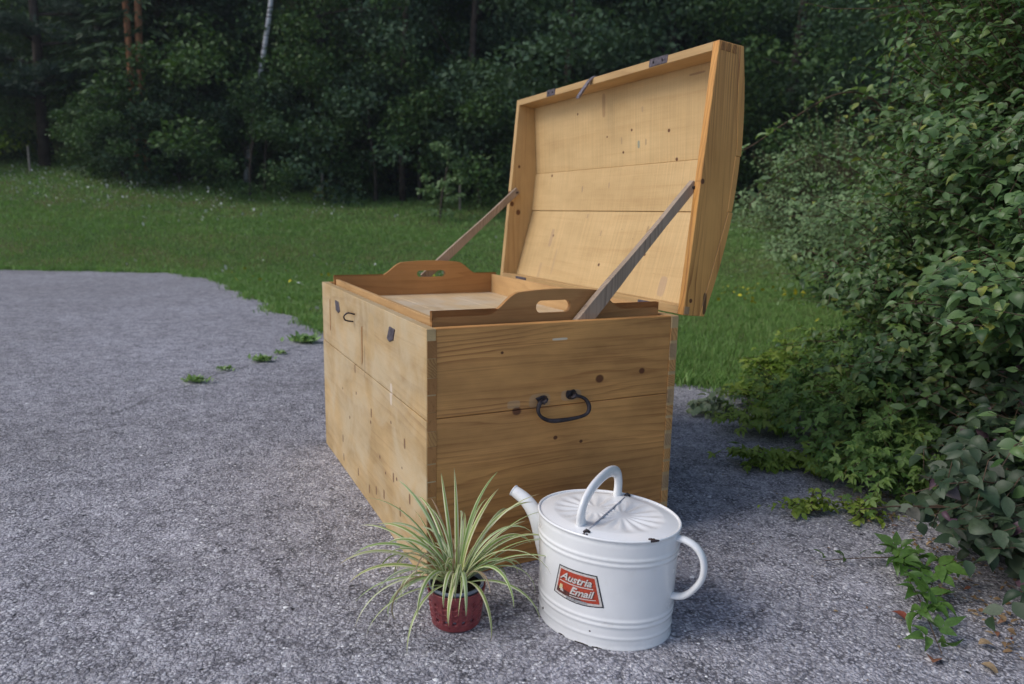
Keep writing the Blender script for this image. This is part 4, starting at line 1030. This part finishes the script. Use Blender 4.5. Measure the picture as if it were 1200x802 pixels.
# trailing runner at the lower right
def runner(name, label, path, mat, size, seed, step=.028, cat='bramble', z=.012, r=.0018, tpl='trifoliate', side=1.):
    R = np.random.default_rng(seed); P = smooth_path(path, 8); rt = thing(name, label, cat, tuple(path[0]))
    b = Vector(path[0]); V, Fc = tube([p - b for p in P], [r * (1 - .5 * i / len(P)) for i in range(len(P))], 5); solid('stem', V, Fc, M_twig, rt, smooth=True)
    pos = []; ax = []; nm = []; acc = 0; s = 1
    for a, c_ in zip(P, P[1:]):
        acc += (c_ - a).length
        if acc > step:
            acc = 0; s = -s; tg = (c_ - a).normalized(); sd_ = tg.cross(Vector((0, 0, 1))); 
            sd_ = sd_.normalized() if sd_.length > .01 else Vector((1, 0, 0))
            v = tg * .4 + sd_ * s * side + Vector(R.normal(0, .7, 3)); v.z = v.z * .6 + .15
            pos.append(np.array(c_) + np.array([R.normal(0, .012), R.normal(0, .012), .004 + .022 * R.random()])); ax.append(np.array(v)); nm.append(np.array([0, -.2, 1.]) + R.normal(0, .5, 3))
    pos = np.array(pos); fr = frames(np.array(ax), np.array(nm)); sz = size * (.7 + .6 * R.random(len(pos)))
    leaf_objects(rt, tpl, pos, fr, sz, mat, len(pos)); return rt
L_vine = leafmat('vine leaf', (.055, .125, .025), (.10, .19, .04), .4, .3, .4)
runner('bramble_runner', 'green bramble runner trailing down the asphalt at the lower right', [(1.10, 1.86, .03), (1.04, 1.76, .04), (1.01, 1.66, .035), (.985, 1.56, .03), (.955, 1.46, .02), (.93, 1.38, .015)], L_vine, .075, 31, .015)
runner('bramble_runner', 'second runner lying across towards the watering can', [(1.12, 1.80, .03), (1.02, 1.79, .03), (.93, 1.80, .02), (.86, 1.80, .012)], L_vine, .042, 32, .03)
runner('bramble_runner', 'short leafy runner beside the fallen brown leaves', [(1.16, 1.72, .05), (1.08, 1.66, .07), (1.03, 1.60, .05), (1.0, 1.54, .03)], L_vine, .080, 33, .018)
# arching canes above the grass
runner('arching_cane', 'long arching reddish cane reaching left from the shrubs past the lid', [(2.35, 4.4, 1.35), (2.12, 4.4, 1.62), (1.90, 4.4, 1.66), (1.62, 4.4, 1.50), (1.42, 4.4, 1.36), (1.30, 4.4, 1.30)], leafmat('cane leaf', (.17, .26, .11), (.28, .38, .19), .5, .3, .4), .085, 41, .026, 'shrub branch', r=.006, tpl='pointed', side=.8)
runner('arching_cane', 'thin drooping cane hanging below the long arching one', [(2.2, 4.6, 1.2), (1.9, 4.6, 1.32), (1.66, 4.6, 1.22), (1.52, 4.6, 1.05), (1.46, 4.6, .92)], leafmat('cane leaf dark', (.14, .22, .10), (.24, .33, .17), .5, .3, .4), .075, 42, .026, 'shrub branch', r=.004, tpl='pointed', side=.8)
runner('arching_cane', 'topmost cane sticking out of the tall shrub at the upper right', [(2.5, 3.6, 1.7), (2.2, 3.5, 1.86), (1.98, 3.45, 1.88), (1.80, 3.4, 1.84)], L_dog, .085, 43, .03, 'shrub branch', r=.005, tpl='ovate', side=.8)
# weeds in the asphalt joint
L_weed = leafmat('weed leaf', (.20, .33, .11), (.36, .50, .22), .5, .3, .3)
def weed(label, x, y, rad, n, size, seed):
    R = np.random.default_rng(seed); rt = thing('weed_tuft', label, 'weed', (x, y, 0))
    a = R.random(n) * 2 * PI; el = R.random(n) * .9 + .35
    ax = np.stack([np.cos(a) * np.cos(el), np.sin(a) * np.cos(el), np.sin(el)], -1); pos = np.array([x, y, .002]) + np.stack([R.normal(0, rad * .5, n), R.normal(0, rad * .3, n), R.random(n) * rad * .3], -1)
    nm = np.stack([-np.cos(a) * np.sin(el), -np.sin(a) * np.sin(el), np.cos(el)], -1) + R.normal(0, .2, (n, 3))
    fr = frames(ax, nm); fr[:, :, 0] *= 1.0
    bake_leaves('foliage', 'small', pos - np.array([x, y, 0]), fr, size * (.6 + .8 * R.random(n)), L_weed, rt)
    return rt
weed('largest weed tuft, close to the far corner of the chest', -1.46, 4.95, .09, 160, .045, 51)
weed('round weed tuft in the asphalt joint, second from the chest', -1.53, 4.28, .05, 110, .034, 52)
weed('thin weed tuft between the two rounder ones', -1.66, 4.02, .05, 50, .022, 56)
weed('flat weed tuft nearest the camera in the asphalt joint', -1.70, 3.72, .055, 120, .028, 53)
weed('sparse tiny weed between the largest tuft and the round one', -1.50, 4.52, .03, 40, .024, 54)
# fallen leaves
def litter():
    R = np.random.default_rng(61); i = 0
    spots = [('curled brown dead leaf at the very right bottom', 1.04, 1.43), ('tan dead leaf under the grey leaved shrub', 1.10, 1.66), ('small reddish fallen leaf on the bare asphalt below the runner', .90, 1.36),
             ('pale dry leaf beside the weeds', .98, 2.22), ('brown dry leaf close to the bottom edge beside the runner', 1.0, 1.36), ('dark red fallen leaf left of the bramble runner', .93, 1.52), ('crumpled tan leaf farthest into the hedge shade', 1.16, 1.52)]
    me = npmesh('dead_leaf', *TPL['ovate'], L_dead, True)
    for lb_, x, y in spots:
        o = link('dead_leaf', me); prop(o, lb_, 'fallen leaf'); s = R.uniform(.028, .05)
        o.matrix_basis = Matrix.Translation((x, y, .008)) @ Matrix.Rotation(R.uniform(0, 6), 4, 'Z') @ Matrix.Rotation(R.uniform(-.4, .4), 4, 'X') @ Matrix.Diagonal((s, s, s * 1.8, 1))
    n = 650; P = np.stack([1.10 + .45 * R.random(n) ** 1.3, 1.3 + 1.0 * R.random(n), .004 + .01 * R.random(n)], -1); n2 = 60; P2 = np.stack([.7 + .5 * R.random(n2), 1.3 + 1.6 * R.random(n2), .003 + 0 * R.random(n2)], -1)
    P = np.concatenate([P, P2]); m_ = len(P)
    ax = R.normal(size=(m_, 3)); ax[:, 2] *= .2; nm = np.array([0, 0, 1.]) + R.normal(0, .3, (m_, 3))
    sz = np.r_[.006 + .018 * R.random(n), .004 + .009 * R.random(n2)]
    o = bake_leaves('leaf_litter', 'small', P, frames(ax, nm), sz, L_dead); prop(o, 'brown leaf litter on the asphalt under the right hedge', 'leaf litter')
litter()

# ------------------------------------------------------------------ the wood beyond the lawn
def crown_leaves(rg, blobs, per, size, tilt=.6, flat=.6):
    """blobs: (cx,cy,cz, r); leaves in flattened clumps round the outside"""
    P = []; 
    for (cx, cy, cz, r) in blobs:
        n = int(per * r * r); d = rg.normal(size=(n, 3)); d /= np.linalg.norm(d, axis=1, keepdims=True)
        q = r * (rg.random(n) ** .35)[:, None] * d; q[:, 2] *= flat
        P.append(q + np.array([cx, cy, cz]))
    P = np.concatenate(P); n = len(P)
    ax = rg.normal(size=(n, 3)); ax[:, 2] = ax[:, 2] * .4 - .45
    nm = rg.normal(0, tilt, (n, 3)) + np.array([0, -.2, 1.])
    return P, frames(ax, nm), size * (.6 + .7 * rg.random(n))
QV = np.array([(0, 0, 0), (-.30, .45, .03), (0, 1, -.06), (.30, .45, .03)]); QF = np.array([(0, 3, 2), (0, 2, 1)])
TPL['quad'] = (QV, QF)
def baked_mesh(tpl, P, fr, sz, mat, rg):
    V0, F0 = TPL[tpl]; n = len(P); V = np.einsum('nij,kj->nki', fr, V0) * sz[:, None, None] + P[:, None]
    clump = .5 + .5 * np.sin(P[:, 0] * 2.1 + P[:, 2] * 1.7) * np.cos(P[:, 1] * 1.9 - P[:, 2])
    return npmesh('crown', V.reshape(-1, 3), (F0[None] + len(V0) * np.arange(n)[:, None, None]).reshape(-1, 3), mat, False, np.repeat(np.clip(.65 * rg.random(n) + .33 * clump, 0, .999), len(V0)))
def trunk_mesh(h, r, mat, rg, limbs=8, lean=.3, z0=.35):
    P = smooth_path([(0, 0, -.4), (lean * .2, 0, h * .3), (lean * .7, lean * .3, h * .65), (lean, lean * .2, h)], 4)
    parts = [tube(P, [r * (1.15 - .95 * i / (len(P) - 1)) for i in range(len(P))], 9)]
    for i in range(limbs):
        f = z0 + (.9 - z0) * rg.random(); b = P[int(f * (len(P) - 1))]; a = rg.random() * 2 * PI; ln = h * .28 * (1.1 - f)
        e = b + Vector((math.cos(a) * ln, math.sin(a) * ln, ln * (.5 + .5 * rg.random())))
        mdl = b.lerp(e, .5) + Vector((0, 0, -.06 * ln)); rr_ = r * (1.1 - .9 * f) * .45
        parts.append(tube([b, mdl, e], [rr_, rr_ * .7, rr_ * .3], 6, False))
    V, Fc = join(parts); me = npmesh('trunk', V, Fc, mat, True); return me
def decid(seed, h, cr, low, mat, size=.13, per=620, nb=46):
    rg = np.random.default_rng(seed); B = []
    for i in range(nb):
        f = rg.random(); z = low + (h - low) * f; prof = math.sin(min(1, (f * .85 + .18)) * PI) ** .6
        a = rg.random() * 2 * PI; q = cr * prof * (.35 + .65 * rg.random() ** .5)
        B.append((q * math.cos(a), q * math.sin(a), z, rg.uniform(.45, 1.0) * cr * .36))
    P, fr, sz = crown_leaves(rg, B, per, size)
    return baked_mesh('quad', P, fr, sz, mat, rg), trunk_mesh(h * .92, min(.05 + h * .012, h * .017), M_bark, rg)
def spruce(seed, h, cr, low=.3):
    rg = np.random.default_rng(seed); P = []; ax = []; nm = []
    z = low
    while z < h:
        f = (z - low) / (h - low); rad = cr * (1 - f) ** .8 + .15; nb = int(7 + 5 * (1 - f)); a0 = rg.random() * 6
        for b in range(nb):
            a = a0 + 2 * PI * b / nb + rg.normal(0, .15); ln = rad * rg.uniform(.75, 1.1); n = int(46 * ln + 12)
            s = rg.random(n) ** .7; drop = -.28 * ln * s ** 1.5 + .12 * ln * s
            sdv = rg.normal(0, .16, n) * ln * (1 - .5 * s)
            x = np.cos(a) * s * ln - np.sin(a) * sdv; y = np.sin(a) * s * ln + np.cos(a) * sdv
            P.append(np.stack([x, y, z + drop + rg.normal(0, .03, n) - np.abs(sdv) * .35], -1))
            ax.append(np.stack([np.cos(a) - np.sin(a) * np.sign(sdv) * .8, np.sin(a) + np.cos(a) * np.sign(sdv) * .8, -.45 + rg.normal(0, .2, n)], -1))
            nm.append(np.array([0, 0, 1.]) + rg.normal(0, .4, (n, 3)))
        z += .26 + .12 * rg.random()
    P = np.concatenate(P); ax = np.concatenate(ax); nm = np.concatenate(nm); fr = frames(ax, nm); fr[:, :, 0] *= .45
    return baked_mesh('quad', P, fr, .26 * (.6 + .7 * rg.random(len(P))), L_con, rg), trunk_mesh(h * .97, .04 + h * .011, M_bark, rg, 0, .05)
PROTO = {
    'leafy_a': decid(101, 9.5, 3.0, .5, L_for), 'leafy_b': decid(102, 11.5, 3.2, .8, L_for, .14), 'leafy_c': decid(103, 8.0, 2.7, .4, L_for2, .12),
    'leafy_d': decid(104, 13, 3.6, 1.2, L_for2, .15, 520, 56), 'bush_a': decid(105, 3.4, 2.1, .1, L_for, .12, 700, 26), 'bush_b': decid(106, 2.6, 1.8, .1, L_for2, .11, 700, 24),
    'sapling': decid(110, 1.7, .55, .05, L_mid, .075, 2600, 20), 'bush_c': decid(107, 2.2, 1.2, .1, L_yel, .10, 900, 16), 'spruce': spruce(108, 10.5, 2.5, .3), 'spruce_b': spruce(109, 14, 2.8, 1.5)}
def plant_tree(kind, x, y, s, rot, name, label, cat, group=None, dz=0, crown=True, trunk=None):
    z = float(hfun(x, y)) + dz; rt = thing(name, label, cat, (x, y, z), rot, group); rt.scale = (s, s, s * 1.0)
    c_, tr = PROTO[kind]
    if crown: link('crown', c_, rt)
    link('trunk', trunk or tr, rt); return rt
R = random.Random(77)
def X(px, y): return (px - 600) / 834.2 * y
G_edge = 'dark leafy bushes along the forest edge'; G_tree = 'dark leafy trees of the forest'; G_back = 'trees deep in the forest'
# named ones
plant_tree('spruce', X(205, 19), 19.0, 1.02, .3, 'spruce_tree', 'broad dark spruce standing at the forest edge left of the white birch', 'tree')
plant_tree('spruce', X(275, 21.5), 21.5, .8, 1.3, 'spruce_tree', 'smaller spruce just right of the broad dark one', 'tree')
plant_tree('leafy_a', X(430, 19.5), 19.5, .90, 2.0, 'leafy_tree', 'rounded leafy tree in the middle of the forest edge, left of the lid', 'tree')
plant_tree('leafy_c', X(545, 19.5), 19.5, 1.05, .4, 'leafy_tree', 'bluish green leafy tree nearest the left side of the lid', 'tree')
plant_tree('leafy_b', X(385, 20.8), 20.8, .85, 3.0, 'leafy_tree', 'leafy tree right of the white birch trunk', 'tree')
plant_tree('leafy_c', X(660, 18.5), 18.5, 1.2, 4.0, 'leafy_tree', 'leafy tree directly behind the open lid', 'tree')
plant_tree('leafy_d', X(770, 20.5), 20.5, .8, 1.0, 'leafy_tree', 'tall leafy tree over the right half of the lid top', 'tree')
plant_tree('leafy_a', X(905, 17.5), 17.5, .95, 5.0, 'leafy_tree', 'leafy tree between the lid and the right shrubs', 'tree')
plant_tree('leafy_c', X(1040, 16), 16.0, 1.0, 2.2, 'leafy_tree', 'leafy tree behind the arching canes at the right', 'tree')
plant_tree('sapling', X(513, 15.6), 15.6, .95, .5, 'sapling', 'pale green sapling standing alone in front of the wood, left of the lid prop', 'sapling')
plant_tree('bush_c', X(383, 17.0), 17.0, .22, .5, 'sapling', 'tiny bright green sapling beside two thin stakes', 'sapling')
plant_tree('bush_c', X(-38, 17.8), 17.8, 1.45, 1.5, 'young_tree', 'yellow green young tree cut by the left edge of the photo', 'tree')
plant_tree('bush_a', X(296, 17.0), 17.0, .62, 5.5, 'forest_bush', 'leafy bush at the foot of the white birch', 'bush')
plant_tree('bush_a', X(156, 16.9), 16.9, .55, 1.1, 'forest_bush', 'leafy bush at the foot of the reddish pines', 'bush')
plant_tree('bush_b', X(215, 17.4), 17.4, .8, 1.9, 'forest_bush', 'leafy bush at the foot of the spruce, left of the birch', 'bush')
plant_tree('bush_b', X(312, 17.6), 17.6, .92, .9, 'young_tree', 'young leafy tree hiding the foot of the white birch', 'tree')
plant_tree('bush_a', X(150, 17.5), 17.5, .62, 2.9, 'young_tree', 'young leafy tree under the reddish pine pair', 'tree')
plant_tree('bush_b', X(440, 17.8), 17.8, 1.15, 1.9, 'young_tree', 'young leafy tree covering the foot of the grey trunk at the top centre', 'tree')
plant_tree('bush_a', X(240, 18.0), 18.0, 1.05, 4.9, 'young_tree', 'young leafy tree at the foot of the broad dark spruce', 'tree')
# bare trunks
def bare_trunk(px0, py0, px1, py1, y, r, mat, name, label, cat='tree', group=None, crown=None):
    def P3(px, py):
        du, dv = px - 600, py - 401; x_ = cr * du + sr * dv; y_ = -sr * du + cr * dv
        d = np.array([x_, 834.2 * math.cos(PITCH) - y_ * math.sin(PITCH), -834.2 * math.sin(PITCH) - y_ * math.cos(PITCH)]); return CAMP + d * (y / d[1])
    a = P3(px0, py0); b = P3(px1, py1); gz = float(hfun(b[0], y)); dirn = (a - b) / (a[2] - b[2])
    base = b + dirn * (gz - b[2]); base[1] = y; top = base + dirn * 15
    rt = thing(name, label, cat, (base[0], y, gz), 0, group)
    P = [Vector((top - base) * f) + Vector((.10 * math.sin(f * 9 + px0), 0, -.4 * (f == 0))) for f in np.linspace(0, 1, 12)]
    V, Fc = tube(P, [r * (1.1 - .7 * f) for f in np.linspace(0, 1, 12)], 10); solid('trunk', V, Fc, mat, rt, smooth=True)
    rg = np.random.default_rng(int(px0)); parts = []
    for i in range(9):
        f = .3 + .65 * rg.random(); p = Vector((top - base) * f); an = rg.random() * 6.28; ln = .8 + 1.6 * rg.random()
        parts.append(tube([p, p + Vector((math.cos(an) * ln * .6, math.sin(an) * ln * .6, -.05)), p + Vector((math.cos(an) * ln, math.sin(an) * ln, -.25))], [.03, .02, .008], 5, False))
    V, Fc = join(parts); solid('branch', V, Fc, M_bark, rt, smooth=True)['kind'] = 'stuff'
    B = [(top[0] - base[0] + rg.normal(0, 1.4), rg.normal(0, 1.4), 12.5 + rg.normal(0, 1.5), rg.uniform(.7, 1.2)) for _ in range(14)]
    c_, fr, sz = crown_leaves(rg, B, 330, .22); link('crown', baked_mesh('quad', c_, fr, sz, L_con if mat is M_pine else L_for, rg), rt)
    return rt
bare_trunk(313, 0, 301, 108, 18.2, .062, M_birch, 'birch_tree', 'slender white birch trunk rising between the spruce and the leafy trees')
bare_trunk(143, 0, 153, 82, 17.7, .075, M_pine, 'pine_tree', 'reddish pine trunk, the left one of the close pair at the upper left')
bare_trunk(166, 0, 168, 72, 17.8, .085, M_pine, 'pine_tree', 'reddish pine trunk, the right and curved one of the close pair')
bare_trunk(107, 0, 116, 90, 18.6, .08, M_bark, 'pine_tree', 'dark brown pine trunk left of the reddish pair')
bare_trunk(185, 30, 181, 70, 19.5, .04, M_bark, 'dead_tree', 'thin grey dead trunk just right of the reddish pine pair')
bare_trunk(243, 0, 245, 30, 22.5, .05, M_bark, 'dead_tree', 'thin dim trunk above the spruce top at the upper left')
bare_trunk(448, 0, 449, 26, 21.5, .07, M_bark, 'leafy_tree', 'grey trunk showing through the crowns at the top centre')
bare_trunk(475, 0, 475, 215, 18.2, .075, M_bark, 'leafy_tree', 'dark straight trunk reaching the lawn left of the pale sapling')
# layered pine boughs at the far left
def pine_bough_tree():
    x, y = X(62, 18.5), 18.5; gz = float(hfun(x, y)); rt = thing('pine_tree', 'pine with long flat blue green boughs over the meadow at the left', 'tree', (x, y, gz))
    rg = np.random.default_rng(5); P = []; ax = []; nm = []; parts = [tube([(0, 0, -.4), (.1, 0, 3), (0, .1, 7)], [.14, .11, .05], 9)]
    for (z, ln, a) in ((1.75, 1.9, 2.9), (2.1, 1.7, .25), (2.45, 1.8, 3.6), (1.6, 1.3, 4.6), (2.9, 2.2, .1), (3.6, 2.0, .3), (3.3, 1.5, 2.8), (3.0, 1.5, 4.9), (4.1, 1.4, 3.5), (4.4, 1.3, .6), (5.2, 1.1, 5), (5.8, 1., 2.5), (1.95, 1.6, 5.6)):
        e = Vector((math.cos(a) * ln, math.sin(a) * ln, z + .10)); parts.append(tube([(0, 0, z), e * .5 + Vector((0, 0, z * .5 + .05)), e], [.045, .03, .012], 6, False))
        n = 1500; s = .25 + .8 * rg.random(n); sd_ = rg.normal(0, .28, n) * ln * .7
        P.append(np.stack([np.cos(a) * s * ln - np.sin(a) * sd_, np.sin(a) * s * ln + np.cos(a) * sd_, z + .12 + rg.normal(0, .07, n) + .05 * np.sin(sd_ * 9 + s * 11)], -1))
        v = rg.normal(size=(n, 3)); v[:, 2] = np.abs(v[:, 2]) * .6 + .1; v[:, 0] += math.cos(a) * .6; v[:, 1] += math.sin(a) * .6; ax.append(v); nm.append(rg.normal(size=(n, 3)))
    V, Fc = join(parts); link('trunk', npmesh('trunk', V, Fc, M_bark, True), rt)
    fr = frames(np.concatenate(ax), np.concatenate(nm)); fr[:, :, 0] *= .28; P = np.concatenate(P)
    link('crown', baked_mesh('quad', P, fr, .17 * (.6 + .7 * rg.random(len(P))), leafmat('blue pine needles', (.035, .065, .045), (.06, .10, .07), .6, .1, .25), rg), rt)
pine_bough_tree()
# edge bushes
for i in range(42):
    y = R.uniform(17.5, 19.4); px = -80 + 1350 * i / 41 + R.uniform(-20, 20)
    if 0 < px < 130: y += 2.2
    plant_tree(R.choice(['bush_a', 'bush_b', 'bush_a']), X(px, y), y, R.uniform(.62, 1.05), R.uniform(0, 6), 'forest_bush', 'dark leafy bush in the unbroken row along the forest edge', 'bush', G_edge)
for i in range(30):
    y = R.uniform(21.5, 26); px = -140 + 1480 * (i + R.random()) / 30
    if 90 < px < 190: y = 26
    plant_tree(R.choice(['leafy_a', 'leafy_b', 'leafy_c', 'leafy_d']), X(px, y), y, R.uniform(.8, 1.15), R.uniform(0, 6), 'leafy_tree', 'dark leafy tree massed with its neighbours behind the forest edge', 'tree', G_tree, dz=-.6)
for i in range(44):
    y = R.uniform(27, 42); px = -220 + 1640 * (i + R.random()) / 44
    plant_tree(R.choice(['leafy_b', 'leafy_d', 'spruce_b', 'leafy_d']), X(px, y), y, R.uniform(1.0, 1.5), R.uniform(0, 6), 'forest_tree', 'dim tree deep in the dark forest on the slope', 'tree', G_back, dz=-1)
# thin stakes in front of the wood
M_stake = plain('weathered stake', (.26, .23, .20), .8, .2, 0, .3, 20)
def stake(px, y, h, label, lean=0):
    x = X(px, y); V, Fc = tube([(0, 0, -.1), (lean * .5, 0, h * .5), (lean, 0, h)], [.028, .026, .02], 7)
    o = solid('wooden_stake', V, Fc, M_stake); o.location = (x, y, float(hfun(x, y))); prop(o, label, 'stake')
stake(45, 17.4, .62, 'short wooden stake at the far left foot of the pines')
stake(379, 17.2, .70, 'thin wooden stake right behind the tiny bright sapling')
stake(374, 17.2, .35, 'very short stake left of the taller one by the tiny sapling', .05)
stake(537, 17.0, .62, 'thin wooden stake between the pale sapling and the lid prop')

# ------------------------------------------------------------------ air
hm = bpy.data.materials.new('air'); hm.use_nodes = True; hn = hm.node_tree; hn.nodes.remove(hn.nodes['Principled BSDF'])
pv = hn.nodes.new('ShaderNodeVolumePrincipled'); pv.inputs['Color'].default_value = (.80, .86, 1.0, 1); pv.inputs['Density'].default_value = .0010; pv.inputs['Anisotropy'].default_value = .2
hn.links.new(pv.outputs[0], hn.nodes['Material Output'].inputs['Volume'])
V, Fc = box(-76, 76, -46, 82, -1.6, 62)
hz = solid('haze', V, Fc, hm); prop(hz, 'faint bluish air over the yard and the wood', 'haze', kind='stuff')
